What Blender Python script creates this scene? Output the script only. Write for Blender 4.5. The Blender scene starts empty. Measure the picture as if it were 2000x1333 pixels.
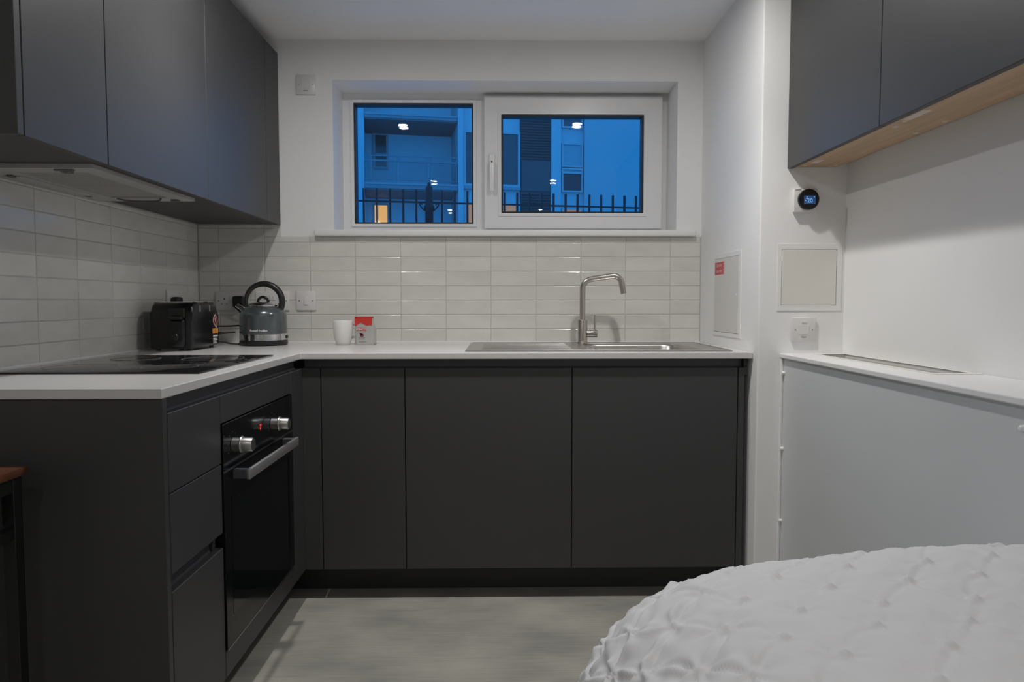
import bpy, bmesh, math, random
import numpy as np
from mathutils import Vector, Matrix
PI = math.pi
random.seed(7)
SC = bpy.context.scene
COL = SC.collection

# ------------------------------------------------------------------ camera
CAM_Y, CAM_Z = -3.2065, 1.085
yaw, pitch, roll = 0.01597, 0.05504, -0.00054
fw = Vector((math.sin(yaw)*math.cos(pitch), math.cos(yaw)*math.cos(pitch), -math.sin(pitch)))
rt = Vector((math.cos(yaw), -math.sin(yaw), 0))
up = rt.cross(fw)
rt, up = rt*math.cos(roll)+up*math.sin(roll), -rt*math.sin(roll)+up*math.cos(roll)
cam_d = bpy.data.cameras.new('camera')
cam_d.sensor_width = 36.0
cam_d.lens = 1389.65/2000*36
cam_d.clip_start = 0.02
cam_d.clip_end = 300
cam = bpy.data.objects.new('camera', cam_d)
COL.objects.link(cam)
M3 = Matrix((rt, up, -fw)).transposed()
cam.matrix_world = Matrix.Translation((0, CAM_Y, CAM_Z)) @ M3.to_4x4()
SC.camera = cam

# ------------------------------------------------------------------ world (blue hour sky) and exposure
W = bpy.data.worlds.new('dusk_sky')
SC.world = W
W.use_nodes = True
bg = W.node_tree.nodes['Background']
bg.inputs[0].default_value = (0.022, 0.27, 0.80, 1)
bg.inputs[1].default_value = 1.5
vs = SC.view_settings
vs.view_transform = 'Standard'
vs.look = 'None'
vs.gamma = 1.0
vs.use_curve_mapping = False
vs.exposure = 0.22
LAMP_ROWS = ((700.0, 19.0), (260.0, 8.0), (260.0, 8.0))   # per row of downlights: lens radiance, beam watts
LAMP_COLOUR = (1.0, 0.972, 0.94, 1)

# ------------------------------------------------------------------ materials
MATS = {}
def mat(name, col, rough=0.5, metal=0.0, var=0.0, vscale=8.0, bump=0.0, bscale=60.0, stretch=(1, 1, 1),
        coat=0.0, emit=None, estr=0.0, spec=0.5, objvar=0.0, rvar=0.0, aniso=0.0):
    m = bpy.data.materials.new(name)
    m.use_nodes = True
    nt = m.node_tree
    b = nt.nodes['Principled BSDF']
    b.inputs['Base Color'].default_value = (*col, 1)
    b.inputs['Roughness'].default_value = rough
    b.inputs['Metallic'].default_value = metal
    b.inputs['Coat Weight'].default_value = coat
    b.inputs['Coat Roughness'].default_value = 0.08
    b.inputs['Specular IOR Level'].default_value = spec
    b.inputs['Anisotropic'].default_value = aniso
    if emit:
        b.inputs['Emission Color'].default_value = (*emit, 1)
        b.inputs['Emission Strength'].default_value = estr
    tc = nt.nodes.new('ShaderNodeTexCoord')
    mp = nt.nodes.new('ShaderNodeMapping')
    mp.inputs['Scale'].default_value = stretch
    nt.links.new(tc.outputs['Object'], mp.inputs['Vector'])
    vec = mp.outputs['Vector']
    if objvar > 0:
        oi = nt.nodes.new('ShaderNodeObjectInfo')
        ad = nt.nodes.new('ShaderNodeVectorMath'); ad.operation = 'ADD'
        sc = nt.nodes.new('ShaderNodeMath'); sc.operation = 'MULTIPLY'; sc.inputs[1].default_value = 37.0
        nt.links.new(oi.outputs['Random'], sc.inputs[0])
        nt.links.new(vec, ad.inputs[0]); nt.links.new(sc.outputs[0], ad.inputs[1])
        vec = ad.outputs[0]
    n = nt.nodes.new('ShaderNodeTexNoise')
    n.inputs['Scale'].default_value = vscale
    n.inputs['Detail'].default_value = 5
    nt.links.new(vec, n.inputs['Vector'])
    if var > 0 or objvar > 0:
        mr = nt.nodes.new('ShaderNodeMapRange')
        mr.inputs['From Min'].default_value = 0.3; mr.inputs['From Max'].default_value = 0.7
        mr.inputs['To Min'].default_value = 1-var; mr.inputs['To Max'].default_value = 1+var
        nt.links.new(n.outputs['Fac'], mr.inputs['Value'])
        val = mr.outputs[0]
        if objvar > 0:
            m2 = nt.nodes.new('ShaderNodeMapRange')
            m2.inputs['To Min'].default_value = 1-objvar; m2.inputs['To Max'].default_value = 1+objvar
            nt.links.new(oi.outputs['Random'], m2.inputs['Value'])
            mm = nt.nodes.new('ShaderNodeMath'); mm.operation = 'MULTIPLY'
            nt.links.new(val, mm.inputs[0]); nt.links.new(m2.outputs[0], mm.inputs[1])
            val = mm.outputs[0]
        vm = nt.nodes.new('ShaderNodeVectorMath'); vm.operation = 'SCALE'
        vm.inputs[0].default_value = col
        nt.links.new(val, vm.inputs['Scale'])
        nt.links.new(vm.outputs[0], b.inputs['Base Color'])
    if rvar > 0:
        mr3 = nt.nodes.new('ShaderNodeMapRange')
        mr3.inputs['To Min'].default_value = max(0, rough-rvar); mr3.inputs['To Max'].default_value = rough+rvar
        nt.links.new(n.outputs['Fac'], mr3.inputs['Value'])
        nt.links.new(mr3.outputs[0], b.inputs['Roughness'])
    if bump > 0:
        n2 = nt.nodes.new('ShaderNodeTexNoise')
        n2.inputs['Scale'].default_value = bscale
        n2.inputs['Detail'].default_value = 3
        nt.links.new(vec, n2.inputs['Vector'])
        bp = nt.nodes.new('ShaderNodeBump')
        bp.inputs['Strength'].default_value = bump
        bp.inputs['Distance'].default_value = 0.004
        nt.links.new(n2.outputs['Fac'], bp.inputs['Height'])
        nt.links.new(bp.outputs['Normal'], b.inputs['Normal'])
    MATS[name] = m
    return m

mat('wall_paint', (0.87, 0.87, 0.865), 0.65, var=0.012, vscale=3, bump=0.02, bscale=250)
mat('ceiling_paint', (0.90, 0.90, 0.895), 0.7, var=0.01, vscale=3)
mat('grout', (0.55, 0.54, 0.51), 0.85, var=0.05, vscale=30)
mat('tile_glaze', (0.71, 0.70, 0.66), 0.16, var=0.045, vscale=9, bump=0.28, bscale=13, objvar=0.04, rvar=0.05, stretch=(1, 1, 2.2))
mat('anthracite', (0.050, 0.050, 0.051), 0.47, spec=0.5, var=0.02, vscale=5, bump=0.015, bscale=500)
mat('anthracite_edge', (0.048, 0.048, 0.051), 0.45, var=0.02, vscale=5)
mat('rail_black', (0.085, 0.088, 0.096), 0.4, var=0.02, vscale=5)
mat('carcass', (0.062, 0.058, 0.055), 0.55, var=0.03, vscale=6)
mat('plinth_dark', (0.030, 0.030, 0.031), 0.5, var=0.03, vscale=6)
mat('quartz', (0.67, 0.66, 0.655), 0.22, var=0.012, vscale=200, coat=0.0)
mat('white_upvc', (0.86, 0.86, 0.865), 0.3, var=0.006, vscale=4)
mat('white_gloss', (0.86, 0.86, 0.865), 0.32, var=0.006, vscale=5)
mat('panel_white', (0.66, 0.685, 0.70), 0.42, var=0.012, vscale=4)
mat('panel_cream', (0.79, 0.775, 0.725), 0.42, var=0.012, vscale=4)
mat('grille_beige', (0.50, 0.485, 0.43), 0.5, var=0.02, vscale=20)
mat('panel_grey', (0.74, 0.735, 0.71), 0.35, var=0.012, vscale=4)
mat('plastic_white', (0.74, 0.725, 0.72), 0.3, var=0.006, vscale=20)
mat('plastic_slot', (0.02, 0.02, 0.02), 0.5, var=0.02)
mat('gasket', (0.012, 0.012, 0.014), 0.5, var=0.02)
mat('steel', (0.52, 0.50, 0.475), 0.30, metal=1.0, var=0.04, vscale=30, stretch=(1, 30, 30), rvar=0.06)
mat('steel_tap', (0.55, 0.515, 0.475), 0.28, metal=1.0, var=0.03, vscale=20, stretch=(30, 30, 1))
mat('chrome', (0.72, 0.72, 0.73), 0.08, metal=1.0, var=0.01)
mat('brushed_alu', (0.58, 0.565, 0.55), 0.32, metal=1.0, var=0.03, vscale=30, stretch=(40, 1, 40))
mat('handle_metal', (0.40, 0.395, 0.39), 0.33, metal=1.0, var=0.03, vscale=30, stretch=(40, 1, 40))
mat('handle_bar', (0.46, 0.455, 0.45), 0.42, metal=0.75, var=0.03, vscale=30, stretch=(40, 1, 40))
mat('hob_glass', (0.008, 0.008, 0.010), 0.06, var=0.02, spec=0.55)
mat('oven_glass', (0.006, 0.007, 0.008), 0.13, var=0.02, spec=0.28)
mat('oven_window', (0.004, 0.006, 0.006), 0.05, var=0.02, spec=0.4)
mat('hood_plastic', (0.47, 0.46, 0.445), 0.45, var=0.03, vscale=8)
mat('hood_dark', (0.12, 0.115, 0.11), 0.5, var=0.05)
mat('kettle_paint', (0.112, 0.130, 0.138), 0.23, metal=0.55, var=0.03, vscale=60, coat=0.6)
mat('black_plastic', (0.012, 0.012, 0.013), 0.35, var=0.05, vscale=20)
mat('black_gloss', (0.008, 0.008, 0.009), 0.22, var=0.03)
mat('black_satin', (0.016, 0.016, 0.017), 0.32, var=0.03)
mat('cable_black', (0.010, 0.010, 0.010), 0.45, var=0.04)
mat('ceramic', (0.78, 0.775, 0.755), 0.15, var=0.008)
mat('foil', (0.58, 0.575, 0.56), 0.34, metal=0.55, var=0.06, vscale=25, bump=0.12, bscale=40)
mat('red_print', (0.58, 0.035, 0.028), 0.38, var=0.06, vscale=30, bump=0.1, bscale=40)
mat('red_lid', (0.50, 0.018, 0.02), 0.35, var=0.03, vscale=30)
mat('red_sticker', (0.62, 0.085, 0.085), 0.5, var=0.03, vscale=20)
mat('maroon', (0.16, 0.025, 0.03), 0.4, var=0.05)
mat('orange_print', (0.72, 0.30, 0.06), 0.45, var=0.3, vscale=120)
mat('white_print', (0.75, 0.74, 0.74), 0.5, var=0.02)
mat('pale_pink', (0.72, 0.48, 0.46), 0.5, var=0.02)
mat('grey_print', (0.16, 0.15, 0.15), 0.5, var=0.04)
mat('brown_print', (0.17, 0.04, 0.04), 0.5, var=0.04)
mat('desk_wood', (0.115, 0.042, 0.018), 0.38, var=0.22, vscale=6, stretch=(6, 1, 6), coat=0.2)
mat('black_metal', (0.010, 0.010, 0.010), 0.45, var=0.03)
mat('oak', (0.54, 0.37, 0.225), 0.5, var=0.13, vscale=7, stretch=(9, 0.7, 9), bump=0.05, bscale=60)
mat('clear_label', (0.68, 0.62, 0.56), 0.35, var=0.05, vscale=60)
mat('duvet_cotton', (0.70, 0.705, 0.725), 0.8, var=0.012, vscale=12, bump=0.05, bscale=900)
mat('mattress_cloth', (0.7, 0.69, 0.67), 0.85, var=0.02, vscale=40)
mat('bed_base', (0.10, 0.10, 0.11), 0.8, var=0.05, vscale=60)
mat('screen_blue', (0.02, 0.05, 0.14), 0.15, var=0.02, emit=(0.05, 0.15, 0.42), estr=0.22)
mat('screen_digits', (0.2, 0.5, 0.9), 0.3, var=0.01, emit=(0.22, 0.55, 1.0), estr=0.42)
mat('oven_led', (0.3, 0.0, 0.0), 0.3, var=0.01, emit=(1.0, 0.02, 0.02), estr=1.6)
mat('lamp_lens_0', (1, 1, 1), 0.4, emit=LAMP_COLOUR[:3], estr=LAMP_ROWS[0][0])
mat('lamp_lens_1', (1, 1, 1), 0.4, emit=LAMP_COLOUR[:3], estr=LAMP_ROWS[1][0])
mat('lamp_lens_2', (1, 1, 1), 0.4, emit=LAMP_COLOUR[:3], estr=LAMP_ROWS[2][0])
mat('lamp_trim', (0.8, 0.8, 0.8), 0.35, var=0.01)
mat('facade_white', (0.86, 0.86, 0.86), 0.8, var=0.03, vscale=0.6, bump=0.05, bscale=20)
mat('facade_front', (0.55, 0.56, 0.57), 0.8, var=0.03, vscale=0.6)
mat('facade_side', (0.48, 0.49, 0.50), 0.8, var=0.03, vscale=0.6)
mat('facade_trim', (0.36, 0.37, 0.39), 0.7, var=0.03)
mat('facade_slab', (0.30, 0.30, 0.31), 0.8, var=0.04)
mat('facade_soffit', (0.22, 0.215, 0.215), 0.8, var=0.05)
mat('facade_louvre', (0.10, 0.098, 0.098), 0.6, var=0.05)
mat('facade_frame', (0.50, 0.51, 0.52), 0.4, var=0.02)
mat('facade_glass', (0.075, 0.095, 0.10), 0.12, var=0.05)
mat('facade_glass_dark', (0.045, 0.045, 0.05), 0.15, var=0.05)
mat('facade_blind', (0.36, 0.42, 0.44), 0.6, var=0.03)
mat('lit_room', (0.5, 0.3, 0.1), 0.6, var=0.02, emit=(1.0, 0.52, 0.16), estr=0.62)
mat('lit_room_dim', (0.3, 0.2, 0.1), 0.6, var=0.02, emit=(0.85, 0.42, 0.18), estr=0.26)
mat('lit_bulb', (1, 0.9, 0.7), 0.6, emit=(1.0, 0.75, 0.4), estr=1.6)
mat('rail_steel', (0.22, 0.23, 0.25), 0.4, metal=0.4, var=0.03)
mat('iron', (0.012, 0.013, 0.015), 0.55, var=0.08, vscale=40)
mat('paving', (0.36, 0.36, 0.37), 0.85, var=0.1, vscale=3)
mat('foliage', (0.03, 0.05, 0.03), 0.8, var=0.3, vscale=30)

# floor: concrete-look sheet with long streaks across the room
def floor_material():
    m = bpy.data.materials.new('floor_concrete'); m.use_nodes = True
    nt = m.node_tree; b = nt.nodes['Principled BSDF']
    tc = nt.nodes.new('ShaderNodeTexCoord')
    def noise(scale, st, det=6):
        mp = nt.nodes.new('ShaderNodeMapping'); mp.inputs['Scale'].default_value = st
        nt.links.new(tc.outputs['Object'], mp.inputs['Vector'])
        n = nt.nodes.new('ShaderNodeTexNoise'); n.inputs['Scale'].default_value = scale; n.inputs['Detail'].default_value = det
        nt.links.new(mp.outputs[0], n.inputs['Vector']); return n.outputs['Fac']
    a = noise(3.2, (1, 1.6, 1)); s = noise(9, (0.8, 16, 1), 4); w = noise(1.3, (1, 1, 1), 2)
    def mad(x, k, y):
        q = nt.nodes.new('ShaderNodeMath'); q.operation = 'MULTIPLY_ADD'
        nt.links.new(x, q.inputs[0]); q.inputs[1].default_value = k
        if isinstance(y, float): q.inputs[2].default_value = y
        else: nt.links.new(y, q.inputs[2])
        return q.outputs[0]
    v = mad(a, 0.62, mad(s, 0.24, mad(w, 0.2, 0.0)))
    cr = nt.nodes.new('ShaderNodeValToRGB')
    nt.links.new(v, cr.inputs[0])
    e = cr.color_ramp.elements
    e[0].position = 0.40; e[0].color = (0.26, 0.26, 0.238, 1)
    e[1].position = 0.64; e[1].color = (0.42, 0.407, 0.36, 1)
    nt.links.new(cr.outputs[0], b.inputs['Base Color'])
    b.inputs['Roughness'].default_value = 0.5
    b.inputs['Specular IOR Level'].default_value = 0.4
    bp = nt.nodes.new('ShaderNodeBump'); bp.inputs['Strength'].default_value = 0.06; bp.inputs['Distance'].default_value = 0.003
    nt.links.new(s, bp.inputs['Height']); nt.links.new(bp.outputs[0], b.inputs['Normal'])
    MATS['floor_concrete'] = m
floor_material()

def glass_material(name, tint, ior):
    m = bpy.data.materials.new(name); m.use_nodes = True
    nt = m.node_tree; nt.nodes.remove(nt.nodes['Principled BSDF'])
    out = [n for n in nt.nodes if n.type == 'OUTPUT_MATERIAL'][0]
    t = nt.nodes.new('ShaderNodeBsdfTransparent'); t.inputs[0].default_value = (*tint, 1)
    g = nt.nodes.new('ShaderNodeBsdfGlossy'); g.inputs['Roughness'].default_value = 0.004
    f = nt.nodes.new('ShaderNodeFresnel'); f.inputs[0].default_value = ior
    mx = nt.nodes.new('ShaderNodeMixShader')
    nt.links.new(f.outputs[0], mx.inputs[0]); nt.links.new(t.outputs[0], mx.inputs[1]); nt.links.new(g.outputs[0], mx.inputs[2])
    nt.links.new(mx.outputs[0], out.inputs[0])
    MATS[name] = m
glass_material('window_glass', (0.985, 0.99, 0.99), 1.30)
glass_material('balcony_glass', (0.80, 0.86, 0.88), 1.45)

# ------------------------------------------------------------------ mesh helpers
def bm_box(bm, x0, x1, y0, y1, z0, z1, bev=0.0, seg=1):
    vs_ = [bm.verts.new(p) for p in ((x0, y0, z0), (x1, y0, z0), (x1, y1, z0), (x0, y1, z0),
                                    (x0, y0, z1), (x1, y0, z1), (x1, y1, z1), (x0, y1, z1))]
    fs = [bm.faces.new([vs_[i] for i in q]) for q in ((3, 2, 1, 0), (4, 5, 6, 7), (0, 1, 5, 4), (1, 2, 6, 5), (2, 3, 7, 6), (3, 0, 4, 7))]
    if bev > 0:
        es = list({e for f in fs for e in f.edges})
        bmesh.ops.bevel(bm, geom=es, offset=bev, segments=seg, affect='EDGES', profile=0.5)
    return bm

def box(x0, x1, y0, y1, z0, z1, bev=0.0, seg=1):
    return bm_box(bmesh.new(), min(x0, x1), max(x0, x1), min(y0, y1), max(y0, y1), min(z0, z1), max(z0, z1), bev, seg)

def bm_lathe(bm, prof, seg=48, axis='z', centre=(0, 0, 0), cap=True):
    rings = []
    for r, h in prof:
        ring = []
        for k in range(seg):
            a = 2*PI*k/seg
            c, s = r*math.cos(a), r*math.sin(a)
            p = {'z': (c, s, h), 'x': (h, c, s), 'y': (s, h, c)}[axis]
            ring.append(bm.verts.new((p[0]+centre[0], p[1]+centre[1], p[2]+centre[2])))
        rings.append(ring)
    for a, b in zip(rings, rings[1:]):
        for k in range(seg):
            bm.faces.new((a[k], a[(k+1) % seg], b[(k+1) % seg], b[k]))
    if cap:
        if prof[0][0] > 1e-6: bm.faces.new(rings[0][::-1])
        if prof[-1][0] > 1e-6: bm.faces.new(rings[-1])
    return bm
def lathe(prof, seg=48, axis='z', centre=(0, 0, 0), cap=True):
    return bm_lathe(bmesh.new(), prof, seg, axis, centre, cap)

def smooth_path(pts, n=8):
    P = [Vector(p) for p in pts]
    out = []
    for i in range(len(P)-1):
        p0 = P[max(i-1, 0)]; p1 = P[i]; p2 = P[i+1]; p3 = P[min(i+2, len(P)-1)]
        for k in range(n):
            t = k/n
            out.append(0.5*((2*p1)+(p2-p0)*t+(2*p0-5*p1+4*p2-p3)*t*t+(3*p1-p0-3*p2+p3)*t**3))
    out.append(P[-1])
    return out

def bm_tube(bm, pts, rad, seg=12, cap=True):
    pts = [Vector(p) for p in pts]
    n = len(pts)
    rads = rad if isinstance(rad, (list, tuple)) else [rad]*n
    tang = [(pts[min(i+1, n-1)]-pts[max(i-1, 0)]).normalized() for i in range(n)]
    ref = Vector((0, 0, 1)) if abs(tang[0].z) < 0.9 else Vector((1, 0, 0))
    nrm = tang[0].cross(ref).normalized()
    rings = []
    for i in range(n):
        nrm = (nrm - tang[i]*nrm.dot(tang[i])).normalized()
        bi = tang[i].cross(nrm)
        rings.append([bm.verts.new(pts[i]+(nrm*math.cos(2*PI*k/seg)+bi*math.sin(2*PI*k/seg))*rads[i]) for k in range(seg)])
    for a, b in zip(rings, rings[1:]):
        for k in range(seg):
            bm.faces.new((a[k], a[(k+1) % seg], b[(k+1) % seg], b[k]))
    if cap:
        bm.faces.new(rings[0][::-1]); bm.faces.new(rings[-1])
    return bm
def tube(pts, rad, seg=12): return bm_tube(bmesh.new(), pts, rad, seg)

def bm_prism(bm, poly, d0, d1, plane='xy'):
    def P(a, b, d): return {'xy': (a, b, d), 'xz': (a, d, b), 'yz': (d, a, b)}[plane]
    lo = [bm.verts.new(P(a, b, d0)) for a, b in poly]
    hi = [bm.verts.new(P(a, b, d1)) for a, b in poly]
    n = len(poly)
    bm.faces.new(lo); bm.faces.new(hi[::-1])
    for i in range(n):
        bm.faces.new((lo[i], hi[i], hi[(i+1) % n], lo[(i+1) % n]))
    return bm
def prism(poly, d0, d1, plane='xy'): return bm_prism(bmesh.new(), poly, d0, d1, plane)

def grid_slab(us, vs_, keep, d0, d1, plane='xy'):
    """slab cut into cells; cells where keep(u,v) is False are holes"""
    bm = bmesh.new()
    def P(a, b, d): return {'xy': (a, b, d), 'xz': (a, d, b), 'yz': (d, a, b)}[plane]
    V = {}
    def gv(i, j, k):
        if (i, j, k) not in V: V[(i, j, k)] = bm.verts.new(P(us[i], vs_[j], (d0, d1)[k]))
        return V[(i, j, k)]
    nu, nv = len(us)-1, len(vs_)-1
    K = lambda i, j: 0 <= i < nu and 0 <= j < nv and keep((us[i]+us[i+1])/2, (vs_[j]+vs_[j+1])/2)
    for i in range(nu):
        for j in range(nv):
            if not K(i, j): continue
            for k in (0, 1):
                bm.faces.new([gv(i, j, k), gv(i+1, j, k), gv(i+1, j+1, k), gv(i, j+1, k)])
            for (a, b, ni, nj) in (((i, j), (i+1, j), i, j-1), ((i+1, j), (i+1, j+1), i+1, j), ((i+1, j+1), (i, j+1), i, j+1), ((i, j+1), (i, j), i-1, j)):
                if not K(ni, nj):
                    bm.faces.new([gv(*a, 0), gv(*b, 0), gv(*b, 1), gv(*a, 1)])
    return bm

def obj(name, bm, m, parent=None, smooth=False, angle=40):
    me = bpy.data.meshes.new(name)
    if isinstance(bm, bmesh.types.BMesh):
        bmesh.ops.recalc_face_normals(bm, faces=bm.faces[:])
        bm.to_mesh(me); bm.free()
    else:
        me = bm
    if not me.materials: me.materials.append(MATS[m])
    if smooth:
        me.polygons.foreach_set('use_smooth', [True]*len(me.polygons))
        me.set_sharp_from_angle(angle=math.radians(angle))
    o = bpy.data.objects.new(name, me)
    COL.objects.link(o)
    if parent is not None:
        o.parent = parent
        o.matrix_parent_inverse = Matrix.Translation(-Vector(parent.location)) if parent.rotation_euler.z == 0 else Matrix.Identity(4)
    return o

def part(name, bm, m, parent, smooth=False, label=None, angle=40):
    """child whose geometry is written in world coordinates"""
    o = obj(name, bm, m, None, smooth, angle)
    base = world_loc(parent)
    o.parent = parent
    if base.length > 0:
        o.data.transform(Matrix.Translation(-base))
    if label: o['label'] = label
    return o
def world_loc(o):
    v = Vector((0, 0, 0))
    while o is not None:
        v += Vector(o.location); o = o.parent
    return v

def tag(o, label, cat, group=None):
    o['label'] = label; o['category'] = cat
    if group: o['group'] = group
    return o
def thing(name, label, cat, loc=(0, 0, 0), group=None):
    o = bpy.data.objects.new(name, None)
    COL.objects.link(o); o.location = loc
    o.empty_display_size = 0.05
    return tag(o, label, cat, group)
def struct(name, bm, m, smooth=False, label=None):
    o = obj(name, bm, m, None, smooth)
    o['kind'] = 'structure'
    if label: o['label'] = label
    return o
def struct_empty(name, loc, label=None):
    o = bpy.data.objects.new(name, None); COL.objects.link(o); o.location = loc
    o['kind'] = 'structure'
    if label: o['label'] = label
    return o

def text_bm(s, size, depth=0.0004, bold=0.0, align='CENTER'):
    cu = bpy.data.curves.new('lettering', 'FONT')
    cu.body = s; cu.size = size; cu.extrude = depth; cu.offset = bold
    cu.align_x = align; cu.align_y = 'CENTER'; cu.resolution_u = 3
    o = bpy.data.objects.new('lettering', cu); COL.objects.link(o)
    dg = bpy.context.evaluated_depsgraph_get()
    me = bpy.data.meshes.new_from_object(o.evaluated_get(dg))
    bpy.data.objects.remove(o)
    bm = bmesh.new(); bm.from_mesh(me); bpy.data.meshes.remove(me)
    return bm
def place(bm, loc, rot=(0, 0, 0)):
    from mathutils import Euler
    bmesh.ops.transform(bm, matrix=Matrix.Translation(loc) @ Euler(rot).to_matrix().to_4x4(), verts=bm.verts[:])
    return bm

# ------------------------------------------------------------------ dimensions of the room
XL, XC, XR = -1.347, 0.903, 1.204        # left wall, face of the boxed column, right wall
YC = -0.726                              # front of the boxed column
ZC = 2.239                               # ceiling
YB = -6.8                                # rear wall
WT, WB = 0.904, 0.882                    # worktop top and underside
WX0, WX1, WZ0, WZ1 = -0.742, 0.790, 1.400, 2.064   # window opening

# ------------------------------------------------------------------ room shell
struct('floor', box(XL-0.12, XR+0.12, YB-0.1, 0.33, -0.06, 0.0), 'floor_concrete', label='grey concrete-look floor')
struct('ceiling', box(XL-0.12, XR+0.12, YB-0.1, 0.33, ZC, ZC+0.08), 'ceiling_paint', label='plain white ceiling')
PL = 0.004   # plaster sits this far behind the tile faces
wall_back = struct('wall_back', grid_slab([XL-0.12, WX0, WX1, XR+0.12], [0, WZ0, WZ1, ZC],
                   lambda x, z: not (WX0 < x < WX1 and WZ0 < z < WZ1), PL, 0.33, 'xz'), 'wall_paint', label='white end wall with a tiled splashback')
wall_left = struct('wall_left', box(XL-0.12, XL-PL, YB, PL, 0, ZC), 'wall_paint', label='white left wall with a tiled splashback')
bm = prism([(XC, PL), (XC, YC), (XR, YC), (XR, YB), (XR+0.12, YB), (XR+0.12, PL)], 0, ZC)
es = [e for e in bm.edges if abs(e.verts[0].co.x-XC) < 1e-6 and abs(e.verts[1].co.x-XC) < 1e-6 and abs(e.verts[0].co.y-YC) < 1e-6 and abs(e.verts[1].co.y-YC) < 1e-6]
bmesh.ops.bevel(bm, geom=es, offset=0.006, segments=3, affect='EDGES', profile=0.5)
struct('wall_right', bm, 'wall_paint', smooth=True, label='white right wall stepping out to a boxed column')
struct('wall_rear', box(XL-0.12, XR+0.12, YB-0.1, YB, 0, ZC), 'wall_paint', label='white wall behind the camera')

# ------------------------------------------------------------------ wall tiles
TW, TH, J = 0.202, 0.06437, 0.0022
X0T, Y0T, Z0T = -0.8515, -0.1004, 1.0924
TCACHE = {}
def tile_mesh(w, h):
    """one glazed tile, front face towards -Y, centred; four hand-made variants"""
    v = random.randrange(5)
    key = (round(w, 3), round(h, 3), v)
    if key in TCACHE: return TCACHE[key]
    rng = random.Random(hash(key) & 0xffff)
    b = 0.0016
    bm = bmesh.new()
    def ring(dx, dz, y, jit):
        out = []
        for sx, sz in ((-1, -1), (1, -1), (1, 1), (-1, 1)):
            out.append(bm.verts.new((sx*(w/2-dx), y+rng.uniform(-jit, jit), sz*(h/2-dz))))
        return out
    r0 = ring(0, 0, 0.008, 0); r1 = ring(0, 0, 0.0014, 0.0); r2 = ring(b*0.4, b*0.4, 0.0006, 0.0001); r3 = ring(b*1.4, b*1.4, 0.0, 0.00028)
    for a, c in ((r0, r1), (r1, r2), (r2, r3)):
        for k in range(4):
            bm.faces.new((a[k], a[(k+1) % 4], c[(k+1) % 4], c[k]))
    bm.faces.new(r3); bm.faces.new(r0[::-1])
    bmesh.ops.recalc_face_normals(bm, faces=bm.faces[:])
    me = bpy.data.meshes.new('tile'); bm.to_mesh(me); bm.free()
    me.materials.append(MATS['tile_glaze'])
    TCACHE[key] = me
    return me
def add_tile(parent, cx, cy, cz, w, h, rz):
    o = bpy.data.objects.new('tile', tile_mesh(w, h))
    o.location = (cx, cy, cz); o.rotation_euler = (0, 0, rz)
    o.parent = parent
    COL.objects.link(o)
rows = [(WT+0.001, Z0T-TH*2)] + [(Z0T+TH*k, Z0T+TH*(k+1)) for k in range(-2, 6)]
def row_cut(top):
    out = []
    for a, b in rows:
        b2 = min(b, top)
        if b2-a > 0.008: out.append((a, b2))
    return out
TB_BACK, TB_LEFT, CABX = 1.3755, 1.4305, -0.9785
# back wall columns
xs = sorted({XL+0.001, XC-0.002} | {round(X0T+TW*i, 4) for i in range(-2, 9)} )
xs.insert(1, CABX) if False else None
for x0, x1 in zip(xs, xs[1:]):
    segs = [(x0, x1, TB_BACK if (x0+x1)/2 > CABX else TB_LEFT)]
    if x0 < CABX < x1: segs = [(x0, CABX, TB_LEFT), (CABX, x1, TB_BACK)]
    if len(segs) == 2:
        for a, b in row_cut(TB_BACK):
            b_full = b
            w, h = x1-x0-J, b-a-J
            add_tile(wall_back, (x0+x1)/2, 0, (a+b)/2, w, h, 0)
        for a, b in row_cut(TB_LEFT):
            a2 = max(a, TB_BACK)
            if b-a2 > 0.008: add_tile(wall_back, (x0+CABX)/2, 0, (a2+b)/2, CABX-x0-J, b-a2-J, 0)
        continue
    for a, b in row_cut(segs[0][2]):
        add_tile(wall_back, (x0+x1)/2, 0, (a+b)/2, x1-x0-J, b-a-J, 0)
part('grout', box(XL, XC-0.001, 0.0018, 0.006, WT, TB_BACK), 'grout', wall_back)
part('grout', box(XL, CABX, 0.0018, 0.006, TB_BACK, TB_LEFT), 'grout', wall_back)
ys = [-0.001] + [Y0T-TW*i for i in range(0, 8)] + [-1.715]
for y0, y1 in zip(ys, ys[1:]):
    for a, b in row_cut(TB_LEFT):
        add_tile(wall_left, XL, (y0+y1)/2, (a+b)/2, y0-y1-J, b-a-J, PI/2)
part('grout', box(XL-0.006, XL-0.0018, -1.715, 0, WT, TB_LEFT), 'grout', wall_left)

# ------------------------------------------------------------------ window
win = struct_empty('window_1', (0.02, 0.215, WZ0), 'wide white two-light window above the sink')
FY0, FY1 = 0.205, 0.275
SX0, SX1, SZ0, SZ1 = -0.076, 0.762, 1.430, 2.047      # opening sash
GX0, GX1, GZ0, GZ1 = -0.690, -0.128, 1.455, 2.019     # fixed light glass
HX0, HX1, HZ0, HZ1 = 0.004, 0.674, 1.502, 1.961       # sash glass
bm = grid_slab([WX0, GX0, GX1, SX0+0.022, SX1-0.022, WX1], sorted([WZ0, SZ0+0.022, GZ0, GZ1, SZ1-0.022, WZ1]),
               lambda x, z: not ((GX0 < x < GX1 and GZ0 < z < GZ1) or (SX0+0.022 < x < SX1-0.022 and SZ0+0.022 < z < SZ1-0.022)), FY0, FY1, 'xz')
part('window_frame', bm, 'white_upvc', win)
def ring_xz(x0, x1, z0, z1, t, y0, y1, bev=0.0):
    bm = grid_slab([x0, x0+t, x1-t, x1], [z0, z0+t, z1-t, z1], lambda x, z: not (x0+t < x < x1-t and z0+t < z < z1-t), y0, y1, 'xz')
    return bm
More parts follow.
